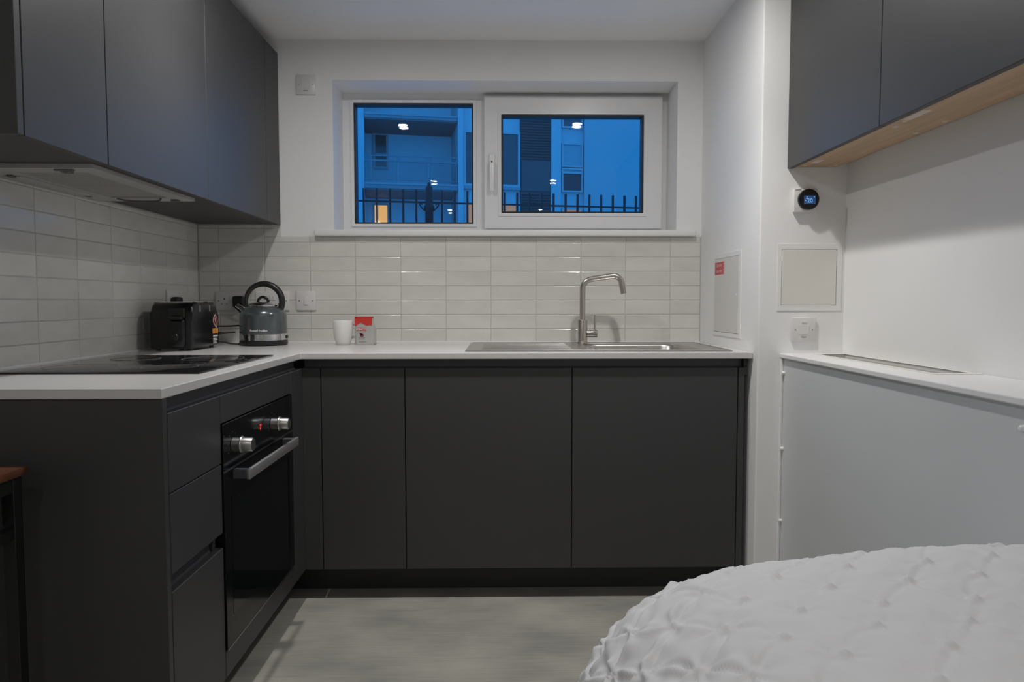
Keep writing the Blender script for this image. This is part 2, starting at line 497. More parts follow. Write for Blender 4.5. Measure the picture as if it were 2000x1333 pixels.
part('glazing_bead', ring_xz(GX0-0.014, GX1+0.014, GZ0-0.014, GZ1+0.014, 0.014, FY0-0.006, FY0+0.02), 'white_upvc', win)
part('gasket', ring_xz(GX0-0.001, GX1+0.001, GZ0-0.001, GZ1+0.001, 0.0085, FY0+0.002, FY0+0.055), 'gasket', win)
sash = part('sash', grid_slab([SX0, HX0, HX1, SX1], [SZ0, HZ0, HZ1, SZ1], lambda x, z: not (HX0 < x < HX1 and HZ0 < z < HZ1), FY0-0.032, FY0+0.03, 'xz'), 'white_upvc', win)
mod = sash.modifiers.new('bevel', 'BEVEL'); mod.width = 0.004; mod.segments = 2; mod.limit_method = 'ANGLE'
part('glazing_bead', ring_xz(HX0-0.014, HX1+0.014, HZ0-0.014, HZ1+0.014, 0.014, FY0-0.037, FY0-0.01), 'white_upvc', sash)
part('gasket', ring_xz(HX0-0.001, HX1+0.001, HZ0-0.001, HZ1+0.001, 0.0095, FY0-0.028, FY0+0.025), 'gasket', sash)
# double glazing: two panes per light, the outer one a hair out of parallel
def pane(x0, x1, z0, z1, y, tilt, parent):
    bm = box(x0-0.006, x1+0.006, y, y+0.004, z0-0.006, z1+0.006)
    c = Vector(((x0+x1)/2, y, (z0+z1)/2))
    bmesh.ops.transform(bm, matrix=Matrix.Translation(c) @ Matrix.Rotation(math.radians(tilt), 4, 'X') @ Matrix.Translation(-c), verts=bm.verts[:])
    return part('glass_pane', bm, 'window_glass', parent)
pane(GX0, GX1, GZ0, GZ1, FY0+0.014, 0.0, win)
pane(GX0, GX1, GZ0, GZ1, FY0+0.036, -0.16, win)
pane(HX0, HX1, HZ0, HZ1, FY0-0.012, 0.0, sash)
pane(HX0, HX1, HZ0, HZ1, FY0+0.010, -0.15, sash)
# handle on the sash stile
hb = FY0-0.032
bm = bmesh.new(); bm_box(bm, -0.053, -0.027, hb-0.010, hb, 1.655, 1.775, 0.004, 2)
hd = part('window_handle', bm, 'white_upvc', win, smooth=True)
bm = bmesh.new(); bm_lathe(bm, [(0.011, hb-0.010), (0.0105, hb-0.034), (0.008, hb-0.036)], 20, 'y', (-0.040, 0, 1.735))
bm_box(bm, -0.050, -0.030, hb-0.038, hb-0.022, 1.60, 1.745, 0.005, 2)
part('handle_lever', bm, 'white_upvc', hd, smooth=True)
part('lock_screw', lathe([(0.0045, hb-0.0385), (0.004, hb-0.040)], 14, 'y', (-0.040, 0, 1.735)), 'grey_print', hd)
# sill board
bm = box(-0.823, 0.872, -0.032, 0.206, 1.377, 1.4055, 0.006, 3)
part('window_sill', bm, 'white_gloss', win, smooth=True, label='white rounded sill board')

# ------------------------------------------------------------------ ceiling downlights (the room's lamps)
for k, (lx, ly) in enumerate(((-0.635, -1.07), (0.497, -1.07), (-0.635, -3.22), (0.497, -3.22), (-0.635, -5.37), (0.497, -5.37))):
    where = ('over the hob side near the window', 'over the sink side near the window', 'over the bed gap, left of the camera', 'over the bed, right of the camera', 'at the rear of the room on the left', 'at the rear of the room on the right')[k]
    t = thing('ceiling_downlight', 'small round white recessed downlight ' + where, 'downlight', (lx, ly, ZC), 'recessed ceiling downlights')
    part('trim_ring', lathe([(0.028, ZC-0.0035), (0.033, ZC-0.005), (0.043, ZC-0.004), (0.045, ZC)], 40, 'z', (lx, ly, 0), cap=False), 'lamp_trim', t, smooth=True)
    part('lens', lathe([(0.0, ZC-0.0045), (0.0285, ZC-0.0040)], 32, 'z', (lx, ly, 0), cap=False), 'lamp_lens_%d' % (k//2), t)
    sd = bpy.data.lights.new('downlight_beam', 'SPOT')
    sd.energy = LAMP_ROWS[k//2][1]; sd.color = LAMP_COLOUR[:3]
    sd.spot_size = math.radians(108); sd.spot_blend = 1.0; sd.shadow_soft_size = 0.03
    so = bpy.data.objects.new('downlight_beam', sd); COL.objects.link(so)
    so.parent = t; so.location = (0, 0, -0.045)

# ------------------------------------------------------------------ base units
XD, YD = -0.708, -0.665      # door faces of the left and back runs
XWF, YWF = -0.714, -0.685    # worktop front edges
XWF = -0.708
YEND = -1.715
ZT, ZB = 0.848, 0.115        # door top / bottom
DT = 0.019
G = 0.0015                   # half the gap between fronts

def hollow(bm, x0, x1, y0, y1, z0, z1, t=0.018, open_side='-y'):
    bm_box(bm, x0, x0+t, y0, y1, z0, z1); bm_box(bm, x1-t, x1, y0, y1, z0, z1)
    bm_box(bm, x0+t, x1-t, y0, y1, z0, z0+t)
    if open_side == '-y': bm_box(bm, x0+t, x1-t, y1-t, y1, z0+t, z1)
    else: bm_box(bm, x0+t, x1-t, y0, y0+t, z0+t, z1)
    return bm
def base_unit_back(name, label, x0, x1):
    t = thing(name, label, 'cabinet', ((x0+x1)/2, YD+DT, ZB), 'back run base units')
    part('body', hollow(bmesh.new(), x0+0.0005, x1-0.0005, YD+DT+0.002, -0.06, ZB, ZT-0.032), 'carcass', t)
    part('door', box(x0+G, x1-G, YD, YD+DT, ZB, ZT, 0.0012, 1), 'anthracite', t)
    return t
U0 = -0.6435
base_unit_back('base_cabinet', 'narrow anthracite base cabinet in the back run beside the corner', U0, U0+0.3)
base_unit_back('base_cabinet', 'wide anthracite base cabinet in the middle of the back run', U0+0.3, U0+0.9)
base_unit_back('base_cabinet', 'wide anthracite base cabinet under the sink bowl', U0+0.9, U0+1.5)
tag(obj('end_panel', box(U0+1.5+G, XC-0.024, YD, YD+0.58, 0.02, ZT, 0.0012, 1), 'anthracite'), 'slim anthracite end panel between the sink cabinet and the white column', 'panel')
# corner post (two fillers)
t = thing('corner_post', 'anthracite corner post where the two base runs meet', 'panel', (XD, YD, ZB))
part('filler', box(XD-DT, U0-G, YD, YD+DT, ZB, ZT, 0.001, 1), 'anthracite', t)
part('filler', box(XD-DT, XD, YD-0.001, -0.806+G, ZB, ZT, 0.001, 1), 'anthracite', t)
# handle channels under the worktop
def channel(name, label, along):
    t = thing(name, label, 'handle rail', (0, YD, ZT) if along == 'x' else (XD, -1.2, ZT))
    prof = [(0.004, 0.002), (0.030, 0.002), (0.030, 0.030), (0.002, 0.030), (0.002, 0.0335), (0.034, 0.0335), (0.034, -0.002), (0.022, -0.004), (0.004, -0.002)]
    prof = [(0.022, -0.030), (0.022, 0.000), (0.030, 0.004), (0.030, 0.0320), (0.004, 0.0320), (0.004, 0.0335), (0.034, 0.0335), (0.034, -0.030)]
    if along == 'x':
        poly = [(YD+a, ZT+b) for a, b in prof]
        part('rail', prism(poly, XD+0.0, XC-0.006, 'yz'), 'rail_black', t)
        part('end_cap', box(XC-0.026, XC-0.023, YD+0.004, YD+0.034, ZT, ZT+0.033), 'black_plastic', t)
    else:
        poly = [(XD-a, ZT+b) for a, b in prof]
        part('rail', prism(poly, YEND+0.020, YD, 'xz'), 'rail_black', t)
    return t
channel('handle_rail', 'recessed dark handle channel under the worktop of the back run', 'x')
channel('handle_rail', 'recessed dark handle channel under the worktop above the oven', 'y')
# plinths
tag(obj('plinth', box(XD-0.09, XC-0.03, YD+0.108, YD+0.124, 0.0, ZB-0.002), 'plinth_dark'), 'dark plinth board along the foot of the back run', 'plinth')
tag(obj('plinth', box(XD-0.106, XD-0.09, YEND+0.02, YD+0.107, 0.0, ZB-0.002), 'plinth_dark'), 'dark plinth board along the foot of the oven run', 'plinth')

# end panel closing the left run
tag(obj('end_panel', box(XL+0.002, XD, YEND, YEND+0.018, 0.002, WB-0.001, 0.0012, 1), 'anthracite'), 'large anthracite end panel closing the oven run, beside the wooden desk', 'panel')
# drawer unit
YD0, YD1 = YEND+0.020, -1.411
t = thing('drawer_unit', 'anthracite three-drawer base unit left of the oven', 'drawer unit', (XD, (YD0+YD1)/2, ZB))
bm = bmesh.new()
bm_box(bm, -1.29, XD-DT-0.002, YD0, YD0+0.018, ZB, ZT-0.032); bm_box(bm, -1.29, XD-DT-0.002, YD1-0.018, YD1, ZB, ZT-0.032)
bm_box(bm, -1.29, XD-DT-0.002, YD0+0.018, YD1-0.018, ZB, ZB+0.018); bm_box(bm, -1.29, -1.272, YD0+0.018, YD1-0.018, ZB+0.018, ZT-0.006)
part('body', bm, 'carcass', t)
for z0, z1 in ((0.676, ZT), (0.4975, 0.673), (ZB, 0.459)):
    part('drawer_front', box(XD-DT, XD, YD0+G, YD1-G, z0, z1, 0.0012, 1), 'anthracite', t)
part('handle_channel', prism([(XD-a, 0.478+b) for a, b in ((0.022, -0.035), (0.030, -0.012), (0.030, 0.012), (0.022, 0.035), (0.034, 0.035), (0.034, -0.035))], YD0+0.018, YD1-0.018, 'xz'), 'rail_black', t)
# oven housing
YO0, YO1 = -1.411, -0.806
ZO0, ZO1, ZOS = 0.187, 0.774, 0.650
t = thing('oven_housing', 'anthracite tall-front housing unit around the built-in oven', 'cabinet', (XD, (YO0+YO1)/2, ZB))
bm = bmesh.new()
for a, b in ((YO0+0.0005, YO0+0.0155), (YO1-0.0155, YO1-0.0005)): bm_box(bm, -1.29, XD-DT-0.004, a, b, ZB, ZT-0.032)
bm_box(bm, -1.29, XD-DT-0.004, YO0+0.0155, YO1-0.0155, ZB, ZB+0.018)
part('body', bm, 'carcass', t)
part('top_fascia', box(XD-DT, XD, YO0+G, YO1-G, ZO1+0.003, ZT, 0.001, 1), 'anthracite', t)
part('bottom_fascia', box(XD-DT, XD, YO0+G, YO1-G, ZB, ZO0-0.003, 0.001, 1), 'anthracite', t)
# oven
ov = thing('built_in_oven', 'black glass built-in oven with steel handle and two knobs', 'oven', (XD, (YO0+YO1)/2, ZO0))
part('body', box(-1.25, XD-DT-0.003, YO0+0.02, YO1-0.02, ZB+0.03, ZO1-0.01), 'black_metal', ov)
OX = XD+0.004
part('control_panel', box(XD-DT, OX, YO0+0.004, YO1-0.004, ZOS+0.003, ZO1, 0.001, 1), 'oven_glass', ov)
door = part('oven_door', box(XD-DT, OX, YO0+0.004, YO1-0.004, ZO0, ZOS-0.001, 0.001, 1), 'oven_glass', ov)
part('door_window', box(OX-0.002, OX+0.0006, YO0+0.05, YO1-0.05, ZO0+0.075, ZOS-0.075), 'oven_window', door)
part('door_edge', box(XD-DT, OX+0.0008, YO0+0.004, YO1-0.004, ZO0-0.0025, ZO0+0.0015), 'handle_metal', door)
part('seam', box(OX-0.004, OX-0.0005, YO0+0.006, YO1-0.006, ZOS-0.0015, ZOS+0.0035), 'handle_metal', ov)
bm = bmesh.new()
bm_box(bm, OX+0.036, OX+0.046, -1.350, -0.898, 0.619, 0.646, 0.002, 2)
hdl = part('handle', bm, 'handle_bar', ov, smooth=True, label='brushed steel bar handle')
for a, b in ((-1.348, -1.325), (-0.923, -0.900)):
    part('bracket', box(OX, OX+0.037, a, b, 0.621, 0.644, 0.001, 1), 'rail_black', hdl)
for kx in (-1.343, -1.0245):
    kn = part('knob', lathe([(0.0150, OX), (0.0185, OX+0.001), (0.0180, OX+0.022)], 32, 'x', (0, kx, 0.711)), 'handle_metal', ov, smooth=True, label='brushed metal oven knob')
    part('knob_grip', lathe([(0.0215, OX+0.022), (0.0225, OX+0.024), (0.0215, OX+0.027), (0.0190, OX+0.028), (0.0180, OX+0.051), (0.0170, OX+0.0535), (0.013, OX+0.0535)], 32, 'x', (0, kx, 0.711)), 'brushed_alu', kn, smooth=True)
    for a in range(7):
        an = math.radians(-120+40*a)
        c = (OX, kx+0.034*math.sin(an), 0.711+0.034*math.cos(an))
        part('dial_mark', box(c[0]-0.0005, c[0]+0.0003, c[1]-0.0012, c[1]+0.0012, c[2]-0.0012, c[2]+0.0012), 'grey_print', ov)
ds = part('display', box(OX-0.001, OX+0.0003, -1.215, -1.115, 0.697, 0.727), 'oven_window', ov)
bm = place(text_bm('7', 0.022, 0.0003, 0.0006), (OX+0.0007, -1.128, 0.7185), (PI/2, 0, PI/2))
part('lit_digit', bm, 'oven_led', ds, label='glowing red digit')

# ------------------------------------------------------------------ worktop (one L-shaped slab with the sink cut-out)
SKX0, SKX1, SKY0, SKY1 = -0.130, 0.850, -0.622, -0.115
BX0, BX1, BY0, BY1 = 0.345, 0.745, -0.570, -0.185
us = [XL, XWF, BX0-0.012, BX1+0.012, XC-0.0012]
vv = [YEND-0.003, YWF, BY0-0.012, BY1+0.012, -0.0005]
bm = grid_slab(us, vv, lambda x, y: (x < XWF or y > YWF) and not (BX0-0.012 < x < BX1+0.012 and BY0-0.012 < y < BY1+0.012), WB, WT, 'xy')
wt = obj('worktop', bm, 'quartz')
mod = wt.modifiers.new('bevel', 'BEVEL'); mod.width = 0.002; mod.segments = 2; mod.limit_method = 'ANGLE'
tag(wt, 'white L-shaped quartz worktop over the anthracite base units', 'worktop')
part('wall_seal', box(XL+0.0, XC-0.002, -0.006, -0.0008, WT-0.001, WT+0.005), 'white_gloss', wt)
part('wall_seal', box(XL+0.0008, XL+0.006, YEND, -0.007, WT-0.001, WT+0.005), 'white_gloss', wt)

# ------------------------------------------------------------------ hob
hob = thing('induction_hob', 'flat black glass hob set on the white worktop', 'hob', (-1.015, -1.12, WT))
part('glass_top', box(-1.278, -0.757, -1.413, -0.828, WT, WT+0.005, 0.0015, 2), 'hob_glass', hob, smooth=True)
for (cx, cy, rr) in ((-1.14, -1.26, 0.09), (-0.90, -1.26, 0.07), (-1.14, -0.97, 0.07), (-0.90, -0.97, 0.09)):
    part('zone_ring', lathe([(rr, WT+0.0050), (rr, WT+0.00525), (rr+0.0016, WT+0.00525), (rr+0.0016, WT+0.0050)], 48, 'z', (cx, cy, 0), cap=False), 'grey_print', hob)

# ------------------------------------------------------------------ sink and tap
sk = thing('kitchen_sink', 'stainless steel inset sink with left drainer let into the worktop', 'sink', (0.36, -0.37, WT))
bm = grid_slab([SKX0, BX0, BX1, SKX1], [SKY0, BY0, BY1, SKY1], lambda x, y: not (BX0 < x < BX1 and BY0 < y < BY1), WT+0.0002, WT+0.0035, 'xy')
rim = part('rim', bm, 'steel', sk)
mod = rim.modifiers.new('bevel', 'BEVEL'); mod.width = 0.002; mod.segments = 2; mod.limit_method = 'ANGLE'
def rr_ring(x0, x1, y0, y1, r, z, n=6):
    pts = []
    for cx, cy, a0 in ((x1-r, y1-r, 0), (x0+r, y1-r, PI/2), (x0+r, y0+r, PI), (x1-r, y0+r, 1.5*PI)):
        for k in range(n+1):
            a = a0+PI/2*k/n
            pts.append((cx+r*math.cos(a), cy+r*math.sin(a), z))
    return pts
bm = bmesh.new()
rings = []
for ins, z, r in ((-0.010, WT+0.0036, 0.05), (0.0, WT+0.002, 0.055), (0.006, WT-0.008, 0.06), (0.012, WT-0.13, 0.06), (0.03, WT-0.155, 0.06), (0.06, WT-0.160, 0.05)):
    rings.append([bm.verts.new(p) for p in rr_ring(BX0+ins, BX1-ins, BY0+ins, BY1-ins, r, z)])
for a, b in zip(rings, rings[1:]):
    n = len(a)
    for k in range(n): bm.faces.new((a[k], a[(k+1) % n], b[(k+1) % n], b[k]))
bm.faces.new(rings[-1])
part('bowl', bm, 'steel', sk, smooth=True, angle=60)
part('waste', lathe([(0.0, WT-0.156), (0.03, WT-0.157), (0.044, WT-0.154), (0.046, WT-0.1595)], 32, 'z', (0.545, -0.377, 0), cap=False), 'chrome', sk, smooth=True)
for k in range(9):
    yy = -0.555+k*0.043
    bm = tube([(SKX0+0.06, yy, WT+0.0024), (SKX0+0.40, yy, WT+0.0024)], 0.0035, 8)
    part('drainer_rib', bm, 'steel', sk, smooth=True)
bm = grid_slab([SKX0+0.004, SKX0+0.012, SKX1-0.012, SKX1-0.004], [SKY0+0.004, SKY0+0.012, SKY1-0.012, SKY1-0.004],
               lambda x, y: not (SKX0+0.012 < x < SKX1-0.012 and SKY0+0.012 < y < SKY1-0.012), WT+0.003, WT+0.0055, 'xy')
rr_ = part('raised_edge', bm, 'steel', sk)
mod = rr_.modifiers.new('bevel', 'BEVEL'); mod.width = 0.001; mod.limit_method = 'ANGLE'

TX, TY = 0.352, -0.150
ZS = WT+0.0036
tap = thing('mixer_tap', 'brushed steel single-lever mixer tap behind the sink bowl', 'tap', (TX, TY, ZS))
part('base_ring', lathe([(0.027, ZS), (0.027, ZS+0.004), (0.024, ZS+0.006)], 32, 'z', (TX, TY, 0)), 'steel_tap', tap, smooth=True)
part('body', lathe([(0.0215, ZS+0.005), (0.0215, ZS+0.098), (0.0205, ZS+0.100), (0.012, ZS+0.100)], 32, 'z', (TX, TY, 0)), 'steel_tap', tap, smooth=True)
ang = math.radians(-8)      # spout swings slightly towards the room
def SP(d, h): return (TX+d*math.cos(ang), TY+d*math.sin(ang), ZS+h)
pts = [SP(0, 0.095), SP(0, 0.230)]
for k in range(1, 8):
    a = PI/2*k/8*0.93
    pts.append(SP(0.042-0.042*math.cos(a), 0.232+0.042*math.sin(a)))
pts += [SP(0.045, 0.276), SP(0.125, 0.287)]
for k in range(1, 9):
    a = PI/2*k/8
    pts.append(SP(0.130+0.036*math.sin(a), 0.252+0.036*math.cos(a)))
pts += [SP(0.174, 0.212)]
part('spout', tube(pts, 0.0125, 20), 'steel_tap', tap, smooth=True, angle=60)
part('lever_hub', lathe([(0.0160, TX+0.018), (0.0160, TX+0.036), (0.0172, TX+0.037), (0.0172, TX+0.062), (0.016, TX+0.064), (0.0, TX+0.064)], 28, 'x', (0, TY, ZS+0.041)), 'steel_tap', tap, smooth=True)
part('lever', tube([(TX+0.053, TY, ZS+0.05), (TX+0.053, TY-0.002, ZS+0.120)], 0.0040, 12), 'steel_tap', tap, smooth=True)

# ------------------------------------------------------------------ left wall cupboards
XU = CABX
ZU0, ZU1 = 1.427, 2.177
UY = [-0.178, -0.782, -1.392, -1.706]
labels = ['anthracite wall cupboard on the left nearest the window', 'anthracite wall cupboard on the left above the extractor hood', 'narrow anthracite wall cupboard on the left at the near end']
for (a, b), lb in zip(zip(UY, UY[1:]), labels):
    t = thing('wall_cupboard', lb, 'cupboard', (XU, (a+b)/2, ZU0), 'left wall cupboards')
    zb = 1.432
    part('body', box(XL+0.001, XU-DT-0.013, a-0.0005, b+0.0005, zb, ZU1), 'carcass', t)
    part('door', box(XU-DT, XU, a-G, b+G, ZU0, ZU1, 0.0012, 1), 'anthracite', t)
tag(obj('filler_panel', box(XU-DT, XU, UY[0]+G, 0.0, ZU0, ZU1, 0.001, 1), 'anthracite'), 'narrow anthracite filler strip between the left wall cupboards and the window wall', 'panel')
tag(obj('filler_panel', box(XL+0.001, XU-DT-0.002, UY[0]+0.001, -0.0005, 1.432, 1.450), 'carcass'), 'dark filler board under the left corner by the window wall', 'panel')
tag(obj('end_panel', box(XL+0.001, XU, UY[3]-0.021, UY[3]-G, ZU0, ZU1, 0.001, 1), 'anthracite'), 'anthracite end panel of the left wall cupboards at the near end', 'panel')
# extractor hood
HX_0, HX_1, HY_0, HY_1, HZB = XL+0.004, -1.022, -1.386, -0.788, 1.421
hd = thing('extractor_hood', 'pale grey built-in extractor hood under the left wall cupboard', 'cooker hood', ((HX_0+HX_1)/2, (HY_0+HY_1)/2, HZB))
part('casing', grid_slab([HX_0, -1.255, -1.075, HX_1], [HY_0, -1.32, -0.87, HY_1], lambda x, y: not (-1.255 < x < -1.075 and -1.32 < y < -0.87), HZB, 1.4315, 'xy'), 'hood_plastic', hd)
# mesh filter: rows of thin expanded-metal strands
bm = bmesh.new()
bm_box(bm, -1.255, -1.075, -1.32, -0.87, HZB+0.008, HZB+0.010)
fl = part('grease_filter', bm, 'hood_dark', hd, label='fine metal mesh filter')
bm = bmesh.new()
for k in range(45):
    y = -1.315+k*0.010
    bm_box(bm, -1.253, -1.077, y-0.0022, y+0.0022, HZB+0.004, HZB+0.009)
for k in range(18):
    x = -1.250+k*0.010
    bm_box(bm, x-0.0018, x+0.0018, -1.318, -0.872, HZB+0.003, HZB+0.0042)
ms = part('mesh_strands', bm, 'hood_plastic', fl); ms['kind'] = 'stuff'
lc = part('lamp_cover', box(-1.325, -1.275, -1.27, -0.93, HZB-0.004, HZB+0.001, 0.003, 2), 'hood_plastic', hd, smooth=True)
for y in (-1.275, -0.925): part('cover_screw', box(-1.306, -1.290, y-0.012, y+0.012, HZB-0.005, HZB, 0.002, 1), 'hood_dark', lc)
for (x, y) in ((-1.11, -1.345), (-1.07, -0.825)):
    part('filter_latch', box(x-0.012, x+0.012, y-0.012, y+0.012, HZB-0.006, HZB, 0.002, 1), 'hood_dark', hd)
for y in (-1.365,): part('slider_switch', box(-1.13, -1.08, y-0.005, y+0.005, HZB-0.004, HZB, 0.001, 1), 'hood_dark', hd)
part('pull_bar', tube(smooth_path([(-1.24, -0.862, HZB-0.001), (-1.22, -0.835, HZB-0.005), (-1.16, -0.828, HZB-0.006), (-1.12, -0.835, HZB-0.005), (-1.10, -0.862, HZB-0.001)], 5), 0.003, 8), 'hood_dark', hd, smooth=True)

# ------------------------------------------------------------------ right wall cupboards
XV = 0.994
ZV0, ZV1 = 1.545, ZC-0.012
VY = [YC-0.001, -1.327, -1.928, -2.529]
labels = ['anthracite wall cupboard on the right beside the white column, above the thermostat', 'anthracite wall cupboard on the right, second from the white column', 'anthracite wall cupboard on the right, third from the white column']
for k, ((a, b), lb) in enumerate(zip(zip(VY, VY[1:]), labels)):
    t = thing('wall_cupboard', lb, 'cupboard', (XV, (a+b)/2, ZV0), 'right wall cupboards')
    part('body', box(XV+DT+0.002, XR-0.001, a-0.0005, b+0.0005, ZV0+0.024, ZV1), 'carcass', t)
    part('door', box(XV, XV+DT, a-G, b+G, ZV0, ZV1, 0.0012, 1), 'anthracite', t)
    ok = part('oak_base', box(XV+DT+0.004, XR-0.040, a-0.0005, b+0.0005, ZV0+0.006, ZV0+0.0235), 'oak', t, label='pale oak underside board')
    part('oak_rail', box(XR-0.040, XR-0.001, a-0.0005, b+0.0005, ZV0+0.019, ZV0+0.0235), 'oak', t)
    zz = ZV0+0.006
    for (x, dy) in ((XV+0.05, -0.03), (XR-0.055, -0.03), (XV+0.06, -0.57), (XR-0.055, -0.50)):
        part('screw_cover', lathe([(0.0, zz-0.0015), (0.006, zz-0.0012), (0.0075, zz)], 16, 'z', (x, a+dy, 0), cap=False), 'clear_label', ok)
    if k == 0:
        part('paper_sticker', box(1.043, 1.068, -0.852, -0.800, zz-0.0004, zz), 'clear_label', ok)
    if k == 1:
        part('paper_sticker', box(1.030, 1.053, -1.462, -1.368, zz-0.0004, zz), 'clear_label', ok)

# ------------------------------------------------------------------ boxed-in ledge on the right
lg = thing('boxed_ledge', 'white boxed-in service ledge with a top grille along the right wall', 'ledge', (1.09, -2.3, 0))
LX = 0.980
GYA, GYB, GXA, GXB = -0.785, -1.440, 1.088, 1.186
bm = grid_slab([LX, GXA, GXB, XR-0.001], [-4.4, GYB, GYA, YC-0.001], lambda x, y: not (GXA < x < GXB and GYB < y < GYA), 0.888, WT, 'xy')
o = part('top_board', bm, 'white_gloss', lg)
mod = o.modifiers.new('bevel', 'BEVEL'); mod.width = 0.003; mod.segments = 2; mod.limit_method = 'ANGLE'
part('front_panel', box(0.991, 1.006, -4.4, YC-0.0025, 0.002, 0.8875), 'panel_white', lg)
part('edge_strip', box(0.982, 0.991, YC-0.012, YC-0.001, 0.002, 0.8875, 0.002, 1), 'white_gloss', lg)
for z in (0.836, 0.569, 0.312):
    part('screw_cap', lathe([(0.0, 0.981), (0.004, 0.9815), (0.0062, 0.984), (0.0066, 0.991)], 16, 'x', (0, YC-0.020, z), cap=False), 'white_gloss', lg, smooth=True)
part('screw_cap', lathe([(0.0, 0.981), (0.004, 0.9815), (0.0062, 0.984), (0.0066, 0.991)], 16, 'x', (0, -1.886, 0.845), cap=False), 'white_gloss', lg, smooth=True)
gr = thing('air_grille', 'beige bar grille let into the white ledge top', 'grille', (1.137, -1.11, 0.88))
part('tray', box(GXA+0.001, GXB-0.001, GYB+0.001, GYA-0.001, 0.866, 0.870), 'hood_dark', gr)
part('grille_frame', grid_slab([GXA-0.012, GXA+0.003, GXB-0.003, GXB+0.012], [GYB-0.03, GYB+0.003, GYA-0.003, GYA+0.012],
     lambda x, y: not (GXA+0.003 < x < GXB-0.003 and GYB+0.003 < y < GYA-0.003), WT+0.0002, WT+0.0012, 'xy'), 'panel_cream', gr)
for k in range(9):
    x = GXA+0.008+k*0.0102
    part('bar', box(x-0.0024, x+0.0024, GYB+0.002, GYA-0.002, 0.870, WT-0.009), 'grille_beige', gr)

# ------------------------------------------------------------------ access panels
def access_panel_side():
    t = thing('access_panel', 'tall grey access panel on the column side above the worktop, with a red sticker', 'access panel', (XC, -0.37, 0.946))
    x = XC
    part('frame', grid_slab([-0.543, -0.523, -0.216, -0.199], [0.946, 0.961, 1.262, 1.279], lambda y, z: not (-0.523 < y < -0.216 and 0.961 < z < 1.262), x-0.0022, x-0.0002, 'yz'), 'wall_paint', t)
    d = part('door', box(x-0.0032, x-0.0006, -0.5215, -0.2175, 0.9625, 1.2605, 0.001, 1), 'panel_grey', t)
    part('shadow_gap', box(x-0.0009, x-0.0003, -0.523, -0.216, 0.961, 1.262), 'grey_print', t)
    part('latch_hole', lathe([(0.0, x-0.0043), (0.004, x-0.0040), (0.0045, x-0.0032)], 14, 'x', (0, -0.498, 1.112), cap=False), 'white_gloss', d)
    s = part('sticker', box(x-0.0037, x-0.0032, -0.345, -0.225, 1.196, 1.247), 'red_sticker', t, label='red sticker with white lettering')
    part('lettering', place(text_bm('Sprinkler', 0.019, 0.00015, 0.0003), (x-0.0040, -0.284, 1.234), (PI/2, 0, -PI/2)), 'pale_pink', s)
    part('lettering', place(text_bm('stop valve', 0.019, 0.00015, 0.0003), (x-0.0040, -0.284, 1.211), (PI/2, 0, -PI/2)), 'pale_pink', s)
    bm = bmesh.new()
    for k in range(4): bm_box(bm, x-0.0040, x-0.0037, -0.343, -0.336+0.002*(k % 2), 1.199+k*0.012, 1.206+k*0.012)
    part('torn_edge', bm, 'pale_pink', s)
access_panel_side()
def access_panel_front():
    t = thing('access_panel', 'square cream access panel on the column front, under the thermostat', 'access panel', (1.08, YC, 1.054))
    y = YC
    part('frame', grid_slab([0.967, 0.981, 1.175, 1.193], [1.054, 1.072, 1.268, 1.286], lambda x, z: not (0.981 < x < 1.175 and 1.072 < z < 1.268), y-0.0022, y-0.0002, 'xz'), 'wall_paint', t)
    part('door', box(0.9825, 1.1735, y-0.0032, y-0.0006, 1.0735, 1.2665, 0.001, 1), 'panel_cream', t)
    part('shadow_gap', box(0.981, 1.175, y-0.0009, y-0.0003, 1.072, 1.268), 'grey_print', t)
access_panel_front()

# ------------------------------------------------------------------ thermostat
t = thing('thermostat', 'white square thermostat with black round dial and blue screen', 'thermostat', (1.054, YC, 1.39))
part('back_plate', box(1.013, 1.095, YC-0.018, YC, 1.394, 1.475, 0.004, 2), 'plastic_white', t, smooth=True)
dl = part('dial', lathe([(0.030, YC-0.018), (0.0355, YC-0.0185), (0.0355, YC-0.029), (0.034, YC-0.031), (0.0, YC-0.031)], 56, 'y', (1.0605, 0, 1.437)), 'black_gloss', t, smooth=True)
sc = part('screen', box(1.042, 1.082, YC-0.0316, YC-0.0308, 1.421, 1.449), 'screen_blue', t, label='lit blue screen')
part('digits', place(text_bm('20', 0.0195, 0.0001, 0.0), (1.0625, YC-0.0319, 1.4315), (PI/2, 0, 0)), 'screen_digits', sc)
for (x, z) in ((1.0525, 1.4445), (1.0775, 1.4445), (1.0475, 1.4325), (1.051, 1.439)):
    part('icon', box(x-0.0015, x+0.0015, YC-0.0319, YC-0.0315, z-0.0016, z+0.0016), 'screen_digits', sc)
part('maker_name', place(text_bm('DAIKIN', 0.0058, 0.0001, 0.0001), (1.0275, YC-0.0183, 1.4705), (PI/2, 0, 0)), 'grey_print', t)

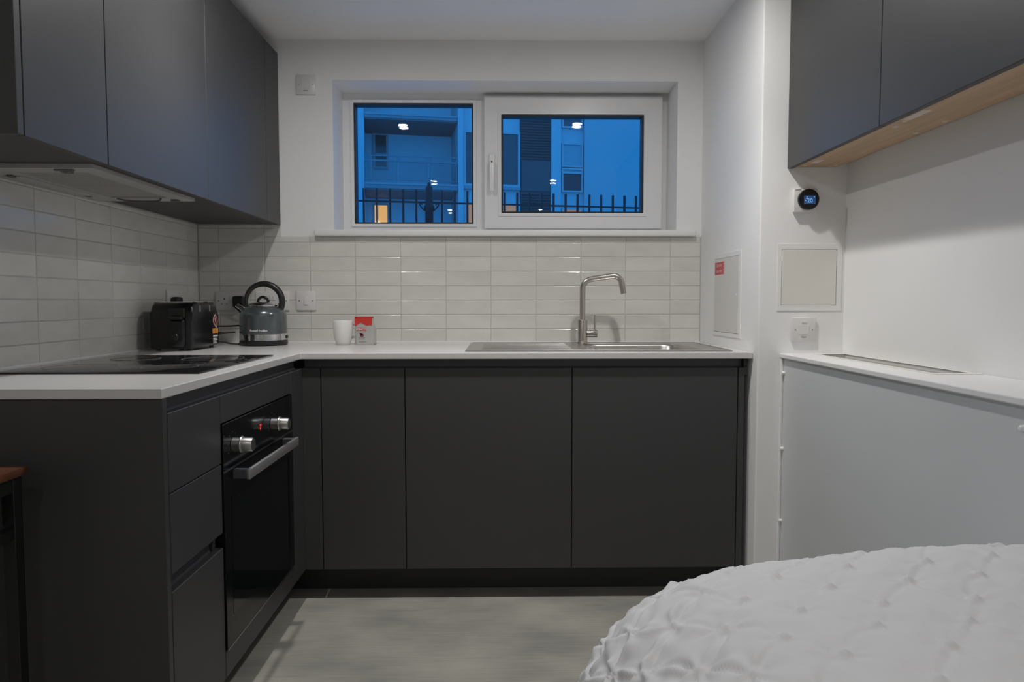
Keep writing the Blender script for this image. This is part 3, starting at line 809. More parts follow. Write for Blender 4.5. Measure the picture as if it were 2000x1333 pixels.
# ------------------------------------------------------------------ switch plates and sockets
def plate(name, label, cat, x0, x1, z0, z1, y, kind, group=None):
    t = thing(name, label, cat, ((x0+x1)/2, y, z0), group)
    part('plate', box(x0, x1, y-0.009, y-0.0002, z0, z1, 0.003, 2), 'plastic_white', t, smooth=True)
    cz = (z0+z1)/2; cx = (x0+x1)/2
    f = y-0.009
    for sx in (x0+0.013, x1-0.013):
        part('screw', lathe([(0.0, f-0.0006), (0.0026, f-0.0006), (0.0030, f+0.0005)], 12, 'y', (sx, 0, cz), cap=False), 'handle_metal' if kind == 'spur' else 'grey_print', t)
    if kind == 'switch':
        part('rocker', box(cx-0.009, cx+0.009, f-0.004, f+0.0005, cz-0.019, cz+0.019, 0.0015, 2), 'plastic_white', t, smooth=True)
    if kind == 'spur':
        part('centre_plate', box(cx-0.018, cx+0.018, f-0.0012, f+0.0005, cz-0.017, cz+0.017, 0.001, 1), 'plastic_white', t)
        part('fuse_slot', box(cx-0.009, cx+0.009, f-0.0018, f, cz-0.0265, cz-0.0250), 'grey_print', t)
        part('top_window', box(cx-0.009, cx+0.009, f-0.0018, f, cz+0.0245, cz+0.0270), 'white_print', t)
    if kind == 'double':
        for s, hx in ((-1, cx-0.036), (1, cx+0.036)):
            part('earth_slot', box(hx-0.002, hx+0.002, f-0.0004, f+0.001, cz+0.004, cz+0.012), 'plastic_slot', t)
            part('live_slot', box(hx-0.0135, hx-0.0085, f-0.0004, f+0.001, cz-0.0165, cz-0.0130), 'plastic_slot', t)
            part('neutral_slot', box(hx+0.0085, hx+0.0135, f-0.0004, f+0.001, cz-0.0165, cz-0.0130), 'plastic_slot', t)
            part('rocker', box(cx+s*0.007-0.0058, cx+s*0.007+0.0058, f-0.0035, f+0.0005, cz+0.003, cz+0.021, 0.001, 1), 'plastic_white', t)
    return t
PY = -0.0002
plate('double_socket', 'white double wall socket between the toaster and the kettle', 'socket', -1.270, -1.122, 1.0475, 1.1335, PY, 'double', 'worktop sockets')
plate('double_socket', 'white double wall socket right behind the kettle', 'socket', -1.092, -0.944, 1.0475, 1.1335, PY, 'double', 'worktop sockets')
plate('light_switch', 'white single switch on the tiles, right of the kettle', 'switch', -0.912, -0.826, 1.0475, 1.1335, PY, 'switch')
plate('fused_spur', 'white fused spur plate high on the wall left of the window', 'switch', -0.899, -0.813, 1.998, 2.084, PL-0.0002, 'spur')
plate('fused_spur', 'white fused spur plate on the column above the ledge', 'switch', 1.018, 1.104, 0.944, 1.030, YC, 'spur')
# socket on the left wall with a black plug
t = thing('wall_socket', 'white socket with a black plug on the left wall behind the toaster', 'socket', (XL, -0.245, 1.05))
part('plate', box(XL+0.0002, XL+0.009, -0.318, -0.172, 1.0475, 1.1335, 0.003, 2), 'plastic_white', t, smooth=True)
pg = thing('power_plug', 'black plug pushed into the left wall socket behind the toaster', 'plug', (XL+0.01, -0.27, 1.08))
part('plug_body', box(XL+0.0095, XL+0.042, -0.300, -0.248, 1.052, 1.106, 0.010, 3), 'black_plastic', pg, smooth=True)
pg = thing('power_plug', 'black plug in the double socket, left of the kettle handle', 'plug', (-1.16, -0.01, 1.085))
part('plug_body', box(-1.186, -1.136, -0.045, -0.0135, 1.060, 1.112, 0.010, 3), 'black_plastic', pg, smooth=True)

# ------------------------------------------------------------------ kettle
KX, KY = -0.998, -0.195
kt = thing('kettle', 'slate blue-grey dome kettle with a black loop handle', 'kettle', (KX, KY, WT))
part('power_base', lathe([(0.088, WT+0.0005), (0.0965, WT+0.003), (0.0980, WT+0.008), (0.0968, WT+0.020), (0.0945, WT+0.0215)], 64, 'z', (KX, KY, 0)), 'black_plastic', kt, smooth=True)
part('chrome_band', lathe([(0.0945, WT+0.021), (0.0970, WT+0.0225), (0.0966, WT+0.0475), (0.0950, WT+0.049)], 64, 'z', (KX, KY, 0), cap=False), 'chrome', kt, smooth=True)
prof = [(0.0955, WT+0.048), (0.0965, WT+0.052), (0.0962, WT+0.085), (0.0945, WT+0.120), (0.0910, WT+0.136), (0.0820, WT+0.149), (0.0720, WT+0.158), (0.0600, WT+0.163)]
def smooth_prof(p, n=5): return [(q.x, q.y) for q in smooth_path([(a, b, 0) for a, b in p], n)]
body = part('body', lathe(smooth_prof(prof), 72, 'z', (KX, KY, 0), cap=False), 'kettle_paint', kt, smooth=True)
part('lid', lathe(smooth_prof([(0.0605, WT+0.1635), (0.0595, WT+0.1695), (0.046, WT+0.177), (0.022, WT+0.1815), (0.0, WT+0.1825)]), 56, 'z', (KX, KY, 0), cap=False), 'chrome', kt, smooth=True)
pts = [(KX+0.0225*math.cos(a), KY, WT+0.176+0.026*math.sin(a)) for a in [PI*k/14 for k in range(15)]]
part('lid_loop', tube(pts, 0.0058, 12), 'black_gloss', kt, smooth=True)
# loop handle from the shoulder left round to the shoulder right
pts, rad = [], []
for k in range(33):
    a = math.radians(205-k*(205+27)/32)
    pts.append((KX+0.004+0.0755*math.cos(a), KY, WT+0.183+0.0745*math.sin(a)))
    u = k/32
    rad.append(0.0075+0.0055*min(1, u*1.6))
part('handle', tube(pts, rad, 16), 'black_satin', kt, smooth=True, label='black satin loop handle')
# spout at the left shoulder
bm = bmesh.new()
for q in range(1):
    bm_tube(bm, [(KX-0.066, KY-0.012, WT+0.128), (KX-0.088, KY-0.014, WT+0.149), (KX-0.108, KY-0.016, WT+0.163)], [0.024, 0.018, 0.0135], 20)
part('spout', bm, 'chrome', kt, smooth=True)
# lettering wrapped on the body
bm = text_bm('Russell Hobbs', 0.0125, 0.0002, 0.0002)
R = 0.0968
for v in bm.verts:
    a = v.co.x/R + 0.10
    rr2 = R + v.co.z
    v.co = Vector((KX+rr2*math.sin(a), KY-rr2*math.cos(a), WT+0.064+v.co.y))
part('maker_name', bm, 'white_print', body)
part('switch_lever', box(KX+0.088, KX+0.1005, KY-0.012, KY+0.012, WT+0.028, WT+0.042, 0.003, 2), 'black_plastic', kt, smooth=True)

# ------------------------------------------------------------------ toaster
TX0, TX1, TY0, TY1 = -1.292, -1.134, -0.575, -0.325
TZ0, TZ1 = WT+0.008, WT+0.180
to = thing('toaster', 'glossy black two-slice toaster in the worktop corner', 'toaster', ((TX0+TX1)/2, (TY0+TY1)/2, WT))
# body: side profile (along Y) with rounded shoulders, extruded along X and bevelled
def shoulder(a0, a1, z0, z1, r, n=8):
    out = [(a0, z0), (a1, z0)]
    for k in range(n+1):
        a = PI/2*k/n
        out.append((a1-0.010-r+r*math.cos(a), z1-r+r*math.sin(a)))
    for k in range(n+1):
        a = PI/2+PI/2*k/n
        out.append((a0+0.010+r+r*math.cos(a), z1-r+r*math.sin(a)))
    return out
bm = prism(shoulder(TY0, TY1, TZ0, TZ1, 0.040), TX0, TX1, 'yz')
es = [e for e in bm.edges if abs(e.verts[0].co.x-e.verts[1].co.x) < 1e-6]
bmesh.ops.bevel(bm, geom=es, offset=0.013, segments=4, affect='EDGES', profile=0.5)
tb = part('body', bm, 'black_gloss', to, smooth=True, angle=50)
# end plate with lever groove (faces the camera)
cxm = TX1-0.055
part('end_bulge', box(cxm-0.030, cxm+0.030, TY0-0.010, TY0+0.02, TZ0+0.006, TZ0+0.110, 0.010, 3), 'black_gloss', to, smooth=True)
part('lever_groove', box(cxm-0.028, cxm+0.028, TY0-0.002, TY0+0.012, TZ0+0.112, TZ1-0.022, 0.002, 1), 'plastic_slot', to)
part('lever', box(cxm-0.024, cxm+0.024, TY0-0.022, TY0+0.004, TZ0+0.108, TZ0+0.122, 0.004, 2), 'black_satin', to, smooth=True)
part('browning_dial', lathe([(0.012, TY0-0.010), (0.012, TY0-0.019), (0.010, TY0-0.021), (0, TY0-0.021)], 24, 'y', (cxm, 0, TZ0+0.045)), 'black_satin', to, smooth=True)
bm = grid_slab([TX0+0.022, TX0+0.040, TX0+0.066, TX0+0.092, TX0+0.118, TX1-0.020], [TY0+0.055, TY0+0.062, TY1-0.062, TY1-0.055],
     lambda x, y: not ((TX0+0.040 < x < TX0+0.066 or TX0+0.092 < x < TX0+0.118) and TY0+0.062 < y < TY1-0.062), TZ1-0.004, TZ1+0.003, 'xy')
part('top_plate', bm, 'chrome', to)
for x in (TX0+0.053, TX0+0.105):
    part('bread_slot', box(x-0.013, x+0.013, TY0+0.062, TY1-0.062, TZ1-0.002, TZ1+0.0005), 'plastic_slot', to)
for y in (TY0+0.075, TY0+0.165):
    part('chrome_strip', box(TX1-0.006, TX1+0.0012, y-0.006, y+0.006, TZ1-0.036, TZ1-0.012, 0.001, 1), 'handle_metal', to)
for x in (TX0+0.02, TX1-0.02):
    for y in (TY0+0.03, TY1-0.03):
        part('foot', lathe([(0.008, WT+0.0002), (0.009, TZ0+0.001)], 14, 'z', (x, y, 0)), 'black_plastic', to)
# printed swing tag on the far end of the long side
sx = TX1+0.0004
st = part('printed_label', box(sx, sx+0.0006, TY1-0.070, TY1-0.006, TZ0+0.010, TZ0+0.122), 'black_satin', to, label='black product label with red badge')
yc_ = TY1-0.037
def pent(s): return [(yc_+dy*s, TZ0+0.100+dz*s) for dy, dz in ((-0.020, 0.012), (0.0, 0.026), (0.022, 0.004), (0.020, -0.018), (0.006, -0.032), (-0.022, -0.006))]
part('badge_border', prism(pent(1.0), sx+0.0006, sx+0.0010, 'yz'), 'pale_pink', st)
part('badge', prism(pent(0.78), sx+0.0010, sx+0.0013, 'yz'), 'maroon', st)
part('badge_bar', prism([(yc_-0.008, TZ0+0.108), (yc_-0.003, TZ0+0.112), (yc_+0.008, TZ0+0.088), (yc_+0.003, TZ0+0.084)], sx+0.0013, sx+0.0015, 'yz'), 'pale_pink', st)
part('picture', box(sx+0.0006, sx+0.0010, TY1-0.066, TY1-0.012, TZ0+0.048, TZ0+0.068), 'orange_print', st)
for k, (w) in enumerate((0.046, 0.034, 0.040, 0.030, 0.036)):
    part('text_line', box(sx+0.0006, sx+0.0009, TY1-0.062, TY1-0.062+w, TZ0+0.036-k*0.0058-(0.003 if k else 0), TZ0+0.0395-k*0.0058-(0.003 if k else 0)+(0.003 if k == 0 else 0)), 'white_print', st)
# cables
tag(obj('power_cable', tube(smooth_path([(-1.22, -0.27, 0.990), (-1.16, -0.22, 0.984), (-1.10, -0.13, 0.985), (-1.02, -0.10, 0.990), (-1.05, -0.06, 1.04), (-1.145, -0.05, 1.075)], 8), 0.0035, 10), 'cable_black', smooth=True), 'black cable sagging from behind the toaster towards the kettle', 'cable')
tag(obj('power_cable', tube(smooth_path([(-1.17, -0.30, 0.985), (-1.19, -0.27, 0.965), (-1.16, -0.22, 0.956), (-1.118, -0.20, 0.958), (-1.16, -0.23, 0.954), (-1.20, -0.28, 0.945), (-1.22, -0.30, 0.93), (-1.24, -0.29, WT+0.0045)], 8), 0.0035, 10), 'cable_black', smooth=True), 'doubled loop of black cable poking out beside the toaster', 'cable')
tag(obj('power_cable', tube(smooth_path([(-1.30, -0.25, WT+0.004), (-1.24, -0.26, WT+0.012), (-1.17, -0.24, WT+0.018), (-1.13, -0.22, WT+0.008), (-1.093, -0.205, WT+0.005)], 8), 0.0035, 10), 'cable_black', smooth=True), 'black cable running along the worktop to the kettle base', 'cable')

# ------------------------------------------------------------------ mug and coffee pack
MX, MY = -0.667, -0.185
mg = thing('mug', 'plain white tapered mug on the worktop next to the red coffee pack', 'mug', (MX, MY, WT))
prof = [(0.0, WT+0.003), (0.024, WT+0.003), (0.0255, WT+0.0005), (0.028, WT+0.001), (0.0315, WT+0.010), (0.0360, WT+0.026), (0.0393, WT+0.044), (0.0412, WT+0.066), (0.0420, WT+0.101), (0.0410, WT+0.1025), (0.0395, WT+0.1015), (0.0385, WT+0.066), (0.0365, WT+0.044), (0.033, WT+0.026), (0.028, WT+0.012), (0.0, WT+0.008)]
part('cup', lathe(prof, 56, 'z', (MX, MY, 0), cap=False), 'ceramic', mg, smooth=True, angle=60)
ha = math.radians(28)
hp = [(0.039, 0.082), (0.052, 0.086), (0.064, 0.076), (0.063, 0.055), (0.050, 0.036), (0.034, 0.026)]
part('handle', tube(smooth_path([(MX+d*math.cos(ha), MY+d*math.sin(ha), WT+h) for d, h in hp], 6), 0.0048, 12), 'ceramic', mg, smooth=True)

CX, CY = -0.579, -0.165
cp = thing('coffee_pack', 'silver and red instant coffee pack beside the white mug', 'coffee', (CX, CY, WT))
def loft(secs, n=7):
    bm = bmesh.new(); rings = []
    for z, x0, x1, y0, y1, r in secs:
        rings.append([bm.verts.new(p) for p in rr_ring(x0, x1, y0, y1, r, z, n)])
    for a, b in zip(rings, rings[1:]):
        m = len(a)
        for k in range(m): bm.faces.new((a[k], a[(k+1) % m], b[(k+1) % m], b[k]))
    bm.faces.new(rings[0][::-1]); bm.faces.new(rings[-1])
    return bm
Y0c, Y1c = CY-0.028, CY+0.030
part('pack', loft([(WT+0.0005, CX-0.036, CX+0.042, Y0c, Y1c, 0.010), (WT+0.004, CX-0.038, CX+0.045, Y0c-0.001, Y1c, 0.012), (WT+0.060, CX-0.039, CX+0.046, Y0c-0.001, Y1c, 0.014),
      (WT+0.076, CX-0.0395, CX+0.043, Y0c, Y1c, 0.014), (WT+0.094, CX-0.039, CX+0.036, Y0c+0.001, Y1c-0.004, 0.014), (WT+0.113, CX-0.038, CX+0.035, Y0c+0.003, Y1c-0.008, 0.014)]), 'foil', cp, smooth=True, angle=60)
part('lid', loft([(WT+0.111, CX-0.039, CX+0.036, Y0c+0.001, Y1c-0.006, 0.014), (WT+0.1165, CX-0.0395, CX+0.0365, Y0c+0.0008, Y1c-0.006, 0.014), (WT+0.119, CX-0.0385, CX+0.0355, Y0c+0.002, Y1c-0.007, 0.013)]), 'red_lid', cp, smooth=True, angle=60)
yf = Y0c-0.0012
def zig(bm, pts):
    lo = [(CX+x, WT+z) for x, z in pts]
    poly = lo + [(CX+0.0345, WT+0.1112), (CX-0.0375, WT+0.1112)]
    return bm_prism(bm, poly, yf, yf+0.0085, 'xz')
part('red_band', zig(bmesh.new(), [(-0.0380, 0.080), (-0.031, 0.080), (-0.012, 0.0935), (0.000, 0.087), (0.012, 0.080), (0.024, 0.0825), (0.0345, 0.081)]), 'red_print', cp)
nb = part('name_box', box(CX-0.0285, CX+0.0105, yf-0.0006, yf+0.006, WT+0.0590, WT+0.0715), 'red_lid', cp)
part('name', place(text_bm('KENCO', 0.0112, 0.0002, 0.0003), (CX-0.009, yf-0.0009, WT+0.0652), (PI/2, 0, 0)), 'white_print', nb)
bm = bmesh.new(); bm_lathe(bm, [(0.0, yf-0.0004), (0.0075, yf-0.0004), (0.0075, yf+0.004)], 20, 'y', (CX-0.007, 0, WT+0.040))
part('cup_picture', bm, 'brown_print', cp)
bm = prism([(CX-0.018, WT+0.049), (CX-0.014, WT+0.050), (CX-0.004, WT+0.044), (CX-0.008, WT+0.040), (CX-0.014, WT+0.043)], yf-0.0004, yf+0.004, 'xz')
part('cup_picture', bm, 'brown_print', cp)
for k, w in enumerate((0.026, 0.022, 0.0, 0.030)):
    if w: part('text_line', box(CX-0.020, CX-0.020+w, yf-0.0003, yf+0.004, WT+0.0295-k*0.006, WT+0.0315-k*0.006), 'grey_print', cp)

# ------------------------------------------------------------------ desk at the left edge
DX0, DX1, DY0, DY1, DZ = -1.34, -0.950, -2.62, -1.775, 0.756
dk = thing('desk', 'dark desk with a reddish-brown wooden top at the left edge', 'desk', ((DX0+DX1)/2, (DY0+DY1)/2, 0))
part('top', box(DX0, DX1, DY0, DY1, DZ-0.016, DZ, 0.002, 2), 'desk_wood', dk, smooth=True)
part('shelf', box(DX0+0.01, DX1-0.035, DY0+0.02, DY1-0.04, 0.640, 0.652, 0.001, 1), 'desk_wood', dk)
for x in (DX0+0.005, DX1-0.030):
    for y in (DY0+0.012, DY1-0.040):
        part('leg', box(x, x+0.025, y, y+0.025, 0.0005, DZ-0.0165, 0.001, 1), 'black_metal', dk)
for y in (DY0+0.012, DY1-0.040):
    part('cross_rail', box(DX0+0.030, DX1-0.030, y+0.002, y+0.023, DZ-0.045, DZ-0.0165), 'black_metal', dk)
part('side_rail', box(DX1-0.028, DX1-0.007, DY0+0.037, DY1-0.040, DZ-0.045, DZ-0.0165), 'black_metal', dk)
part('side_rail', box(DX1-0.028, DX1-0.007, DY0+0.037, DY1-0.040, 0.618, 0.639), 'black_metal', dk)
part('side_rail', box(DX0+0.007, DX0+0.028, DY0+0.037, DY1-0.040, 0.618, 0.639), 'black_metal', dk)

# ------------------------------------------------------------------ bed and duvet
BDX0, BDX1, BDY0, BDY1 = 0.235, 0.965, -4.05, -1.97
bd = thing('bed', 'low bed under the white duvet beside the right-hand ledge', 'bed', ((BDX0+BDX1)/2, (BDY0+BDY1)/2, 0))
part('base', box(BDX0+0.01, BDX1-0.01, BDY0+0.01, BDY1-0.01, 0.10, 0.32, 0.01, 2), 'bed_base', bd, smooth=True)
part('mattress', box(BDX0, BDX1, BDY0, BDY1, 0.321, 0.50, 0.05, 4), 'mattress_cloth', bd, smooth=True)
for x in (BDX0+0.06, BDX1-0.06):
    for y in (BDY0+0.08, BDY1-0.08):
        part('leg', lathe([(0.022, 0.0005), (0.028, 0.10)], 20, 'z', (x, y, 0)), 'black_metal', bd)

def duvet_mesh():
    """a puffy cover with a diamond lattice of gathered knots, draped over the mattress edge"""
    ex0, ey1 = 0.387, -2.092           # where the far-left rounding begins (inner edges)
    RC = 0.06                        # plan radius of that corner
    rr3 = 0.284                      # drape radius
    ztop = 0.640
    step = 0.0042
    u = np.arange(0.387-0.72, 0.976, step); v = np.arange(-3.35, -2.092+0.72, step)
    Ug, Vg = np.meshgrid(u, v, indexing='ij')
    # signed distance to the region {x>ex0, y<ey1} with rounded corner
    qx = (ex0+RC)-Ug; qy = Vg-(ey1-RC)
    ox = np.maximum(qx, 0); oy = np.maximum(qy, 0)
    ln = np.sqrt(ox*ox+oy*oy)
    d = ln + np.minimum(np.maximum(qx, qy), 0) - RC
    L = np.maximum(ln, 1e-6)
    nx = np.where(ln > 0, -ox/L, 0.0); ny = np.where(ln > 0, oy/L, 0.0)
    dd = np.maximum(d, 0)
    a = np.minimum(dd/rr3, PI/2*0.93)
    hang = np.maximum(dd-rr3*PI/2*0.93, 0)
    bx = Ug-nx*dd; by = Vg-ny*dd
    sa, ca = np.sin(a), np.cos(a)
    X = bx+nx*(rr3*sa+hang*np.cos(PI/2*0.93)); Y = by+ny*(rr3*sa+hang*np.cos(PI/2*0.93))
    Z = ztop-rr3*(1-ca)-hang*np.sin(PI/2*0.93)
    # gentle overall puff and slope
    Z += 0.043*np.tanh((Ug-0.434)*3.0)*(1-a/(PI/2)) + 0.005*np.sin(Ug*9+1.0)*np.cos(Vg*7+0.6)*(1-a/(PI/2))
    Nx, Ny, Nz = nx*sa, ny*sa, ca
    # lattice of knots
    rng = np.random.RandomState(5)
    S = 0.118
    h = np.zeros_like(Ug)
    pts = {}
    for i in range(-4, 24):
        for j in range(-4, 34):
            pu = u[0]+S*(i+0.5*(j % 2))+rng.uniform(-.012, .012); pv = v[0]+S*0.56*j+rng.uniform(-.010, .010)
            pts[(i, j)] = (pu, pv, rng.uniform(0, 6.28), rng.randint(5, 8))
    # puffs: smooth minimum distance to knots
    md = np.full_like(Ug, 9.0)
    fold = np.zeros_like(Ug); knot = np.zeros_like(Ug); crease = np.zeros_like(Ug)
    def win_(pu, pv, r):
        i0, i1 = np.searchsorted(u, [pu-r, pu+r]); j0, j1 = np.searchsorted(v, [pv-r, pv+r])
        return slice(i0, i1), slice(j0, j1)
    for (i, j), (pu, pv, ph, k) in pts.items():
        w = win_(pu, pv, 0.11)
        if w[0].start >= w[0].stop or w[1].start >= w[1].stop: continue
        dx = Ug[w]-pu; dy = Vg[w]-pv
        r = np.sqrt(dx*dx+dy*dy)+1e-6; th = np.arctan2(dy, dx)
        md[w] = np.minimum(md[w], r)
        tw = th*k+ph+np.sin(th*2+ph)*1.2+r*14
        fold[w] += np.cos(tw)*np.exp(-r/0.034)*np.clip(r/0.012, 0, 1)
        knot[w] += np.exp(-(r/0.0075)**2)
        # creases to two diagonal neighbours
        for (di, dj) in (((0 if j % 2 == 0 else 1), 1), ((-1 if j % 2 == 0 else 0), 1)):
            if (i+di, j+dj) not in pts: continue
            qu, qv = pts[(i+di, j+dj)][:2]
            mx, my = (pu+qu)/2, (pv+qv)/2
            w2 = win_(mx, my, 0.085)
            if w2[0].start >= w2[0].stop or w2[1].start >= w2[1].stop: continue
            ex, ey = qu-pu, qv-pv; el = math.hypot(ex, ey); ex /= el; ey /= el
            px = Ug[w2]-pu; py = Vg[w2]-pv
            t = px*ex+py*ey; s = -px*ey+py*ex
            bow = 0.012*math.sin(ph*3)*np.sin(np.clip(t/el, 0, 1)*PI)
            s = s-bow
            on = np.clip((t+0.004)/0.02, 0, 1)*np.clip((el+0.004-t)/0.02, 0, 1)
            crease[w2] += on*(np.exp(-(s/0.0050)**2) - 0.55*np.exp(-((s-0.0115)/0.006)**2))
    # fine crumple
    cr = (np.sin(Ug*61+3*np.sin(Vg*37))*np.sin(Vg*53+2.5*np.sin(Ug*41)))
    edge = 0.32+1.25*np.clip(a/0.9, 0, 1)
    h = (0.0065*(1-np.exp(-(md/0.034)**2)) + edge*(0.0054*fold - 0.0046*crease + 0.0017*cr) + 0.0105*knot)
    X += Nx*h; Y += Ny*h; Z += Nz*h
    X = np.minimum(X, 0.974)
    nu, nv = Ug.shape
    co = np.stack([X, Y, Z], -1).reshape(-1, 3)
    keep = co[:, 2] > 0.16
    idx = np.arange(nu*nv).reshape(nu, nv)
    q = np.stack([idx[:-1, :-1], idx[1:, :-1], idx[1:, 1:], idx[:-1, 1:]], -1).reshape(-1, 4)
    q = q[keep[q].all(1)]
    used = np.zeros(nu*nv, bool); used[q.ravel()] = True
    remap = np.cumsum(used)-1
    me = bpy.data.meshes.new('duvet')
    co = co[used]; q = remap[q]
    me.vertices.add(len(co)); me.vertices.foreach_set('co', co.ravel())
    me.loops.add(q.size); me.loops.foreach_set('vertex_index', q.ravel().astype(np.int32))
    me.polygons.add(len(q)); me.polygons.foreach_set('loop_start', np.arange(0, q.size, 4, dtype=np.int32))
    me.update(calc_edges=True)
    me.polygons.foreach_set('use_smooth', [True]*len(q))
    me.materials.append(MATS['duvet_cotton'])
    return me
dv = bpy.data.objects.new('duvet', duvet_mesh()); COL.objects.link(dv)
tag(dv, 'rumpled white pintuck duvet heaped on the bed in the foreground', 'duvet')

# ------------------------------------------------------------------ outside: railing, ground, apartment building
RZ = math.radians(10)
struct('ground', box(-40, 45, 1.75, 80, 1.0, 1.15), 'paving', label='grey pavement outside the window')
struct('lightwell_floor', box(-6, 6, 0.34, 1.75, -0.02, 0.0), 'paving', label='sunken strip outside the window')
fn = thing('iron_railing', 'black iron railing on the pavement outside the window', 'railing', (0, 2.15, 1.15))
fn.rotation_euler = (0, 0, RZ)
def lpart(name, bm, m, parent, smooth=False, label=None):
    """child whose geometry is written in the parent thing's own frame"""
    o = obj(name, bm, m, None, smooth)
    o.parent = parent
    if label: o['label'] = label
    return o
barm = None
for k in range(-17, 21):
    uu = -0.53+k*0.0938
    if k == 0: continue
    if barm is None:
        barm = lpart('bar', box(-0.0075, 0.0075, -0.0075, 0.0075, 0.0, 0.752), 'iron', fn)
        barm.location = (uu, 0, 0)
    else:
        o = bpy.data.objects.new('bar', barm.data); COL.objects.link(o); o.parent = fn; o.location = (uu, 0, 0)
lpart('rail', box(-2.2, 1.5, -0.006, 0.006, 0.655, 0.667), 'iron', fn)
lpart('rail', box(-2.2, 1.5, -0.006, 0.006, 0.06, 0.075), 'iron', fn)
ps = lpart('post', lathe([(0.030, 0.0), (0.030, 0.60), (0.039, 0.612), (0.039, 0.630), (0.029, 0.645), (0.028, 0.700), (0.029, 0.715), (0.027, 0.768), (0.016, 0.782), (0.0125, 0.788), (0.0135, 0.800), (0.0, 0.812)], 20, 'z', (-0.53, 0, 0)), 'iron', fn, smooth=True)
for s in (-1, 1):
    lpart('scroll', tube(smooth_path([(-0.53+s*0.03, 0, 0.60), (-0.53+s*0.055, 0, 0.625), (-0.53+s*0.07, 0, 0.648), (-0.53+s*0.055, 0, 0.655), (-0.53+s*0.05, 0, 0.643)], 5), 0.005, 8), 'iron', ps, smooth=True)

bl = thing('apartment_building', 'pale rendered apartment building with a balcony, seen through the window at dusk', 'building', (0, 24.8, 0))
bl.rotation_euler = (0, 0, RZ)
Z_G = 1.15
def fbox(name, u0, u1, w0, w1, z0, z1, m, parent=None, label=None):
    return lpart(name, box(u0, u1, w0, w1, z0, z1), m, parent or bl, label=label)
# solid wall parts (front plane w=0, recess back at w=2.4)
RU0, RU1 = -5.18, -1.66
fbox('wall', -5.60, RU0, 0, 6, Z_G, 12.2, 'facade_front')
fbox('wall', RU0, RU1, 2.4, 6, Z_G, 12.2, 'facade_white')
fbox('wall', RU1, -1.46, -0.10, 6, Z_G, 12.2, 'facade_front')
fbox('wall', -1.46, 0.80, 0.12, 6, Z_G, 12.2, 'facade_front')
fbox('wall', 2.02, 2.42, -0.06, 6, Z_G, 12.2, 'facade_front')
fbox('wall', 2.42, 3.37, 0.10, 6, Z_G, 12.2, 'facade_front')
fbox('wall', 3.37, 7.2, -0.12, 6, Z_G, 12.2, 'facade_side', label='plain pale side wall')
# slabs and soffits
for zt, zb in ((8.17, 7.99), (5.58, 5.37), (10.8, 10.6)):
    s = fbox('balcony_slab', RU0+0.01, RU1-0.01, -0.06, 2.39, zb, zt, 'facade_slab')
    lpart('soffit', box(RU0+0.02, RU1-0.02, -0.02, 2.385, zb-0.05, zb-0.001), 'facade_soffit', s)
    lpart('fascia_strip', box(RU0+0.01, RU1-0.01, -0.09, -0.061, zt-0.07, zt), 'facade_trim', s)
# balcony railing
rl = fbox('balcony_rail', RU0, RU1, -0.05, -0.01, 6.565, 6.60, 'rail_steel')
lpart('lower_rail', box(RU0, RU1, -0.06, 0.0, 6.37, 6.44), 'rail_steel', rl)
lpart('bottom_rail', box(RU0, RU1, -0.05, -0.01, 5.68, 5.71), 'rail_steel', rl)
for uu in (-5.12, -4.93, -3.98, -3.87, -2.84, -2.73, -1.72):
    lpart('baluster', box(uu-0.018, uu+0.018, -0.045, -0.015, 5.581, 6.565), 'rail_steel', rl)
for a, b in ((-4.90, -4.00), (-3.85, -2.86), (-2.71, -1.74)):
    lpart('glass_panel', box(a, b, -0.036, -0.024, 5.72, 6.36), 'balcony_glass', rl)
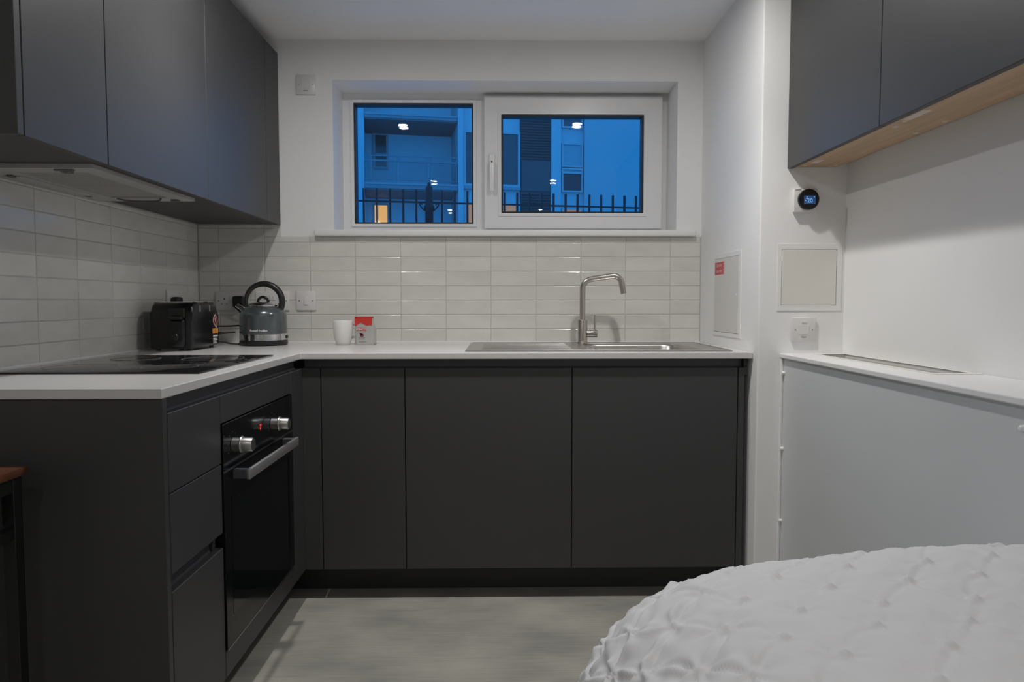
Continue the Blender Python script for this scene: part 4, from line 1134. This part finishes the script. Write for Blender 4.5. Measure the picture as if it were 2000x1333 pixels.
# windows
def fwin(u0, u1, w, z0, z1, t, glass, splits=(), label=None):
    f = lpart('window', grid_slab([u0, u0+t, u1-t, u1], [z0, z0+t, z1-t, z1], lambda x, z: not (u0+t < x < u1-t and z0+t < z < z1-t), w-0.05, w+0.06, 'xz'), 'facade_frame', bl, label=label)
    zs = [z0+t] + list(splits) + [z1-t]
    if not isinstance(glass, (list, tuple)): glass = [glass]*(len(zs)-1)
    for (a, b), g in zip(zip(zs, zs[1:]), glass):
        lpart('pane', box(u0+t, u1-t, w+0.0, w+0.03, a, b), g, f)
    for z in splits: lpart('transom', box(u0+t, u1-t, w-0.04, w-0.001, z-0.035, z+0.035), 'facade_frame', f)
    return f
fwin(-4.86, -4.24, 2.35, 6.52, 7.97, 0.09, ['facade_glass_dark', 'facade_glass'], (7.10,))
lw = fwin(-4.87, -4.26, 2.35, 3.9, 5.09, 0.05, 'lit_room', label='window lit warm orange')
lpart('table_lamp', lathe([(0.0, -0.08), (0.07, -0.05), (0.08, 0.0), (0.05, 0.06), (0.0, 0.08)], 16, 'z', (-4.70, 2.33, 4.36), cap=False), 'lit_bulb', lw)
fwin(-1.44, 0.79, 0.06, 5.57, 7.70, 0.09, 'facade_glass')
fwin(-1.44, 0.79, 0.06, 3.0, 4.98, 0.09, 'lit_room_dim', label='window lit dim orange')
fbox('sill', -1.46, 0.80, -0.02, 0.12, 5.45, 5.56, 'facade_trim')
fwin(2.47, 3.33, 0.04, 6.42, 7.36, 0.06, 'facade_blind')
fwin(2.47, 3.33, 0.04, 5.44, 6.38, 0.06, ['facade_glass_dark', 'facade_blind'], (6.20,))
fwin(2.47, 3.33, 0.04, 3.6, 4.80, 0.06, 'lit_room_dim', label='window lit dim orange')
fwin(2.47, 3.33, 0.04, 7.95, 9.6, 0.06, 'facade_glass')
# louvred dark cladding
lv = fbox('louvre_panel', 0.82, 2.01, 0.02, 0.3, Z_G, 12.2, 'facade_louvre', label='dark grey louvred cladding')
lpart('flat_panel', box(0.84, 1.99, -0.03, 0.019, 5.43, 6.63), 'facade_louvre', lv)
k = 0
for z0, z1 in ((6.66, 8.6), (3.6, 5.41)):
    z = z0
    while z < z1-0.09:
        lpart('slat', prism([(-0.03, z), (-0.05, z+0.02), (0.019, z+0.085), (0.019, z+0.07)], 0.84, 1.99, 'yz'), 'facade_louvre', lv)
        z += 0.105
lpart('roof', box(-5.7, 7.3, -0.2, 6.1, 12.2, 12.4), 'facade_slab', bl)
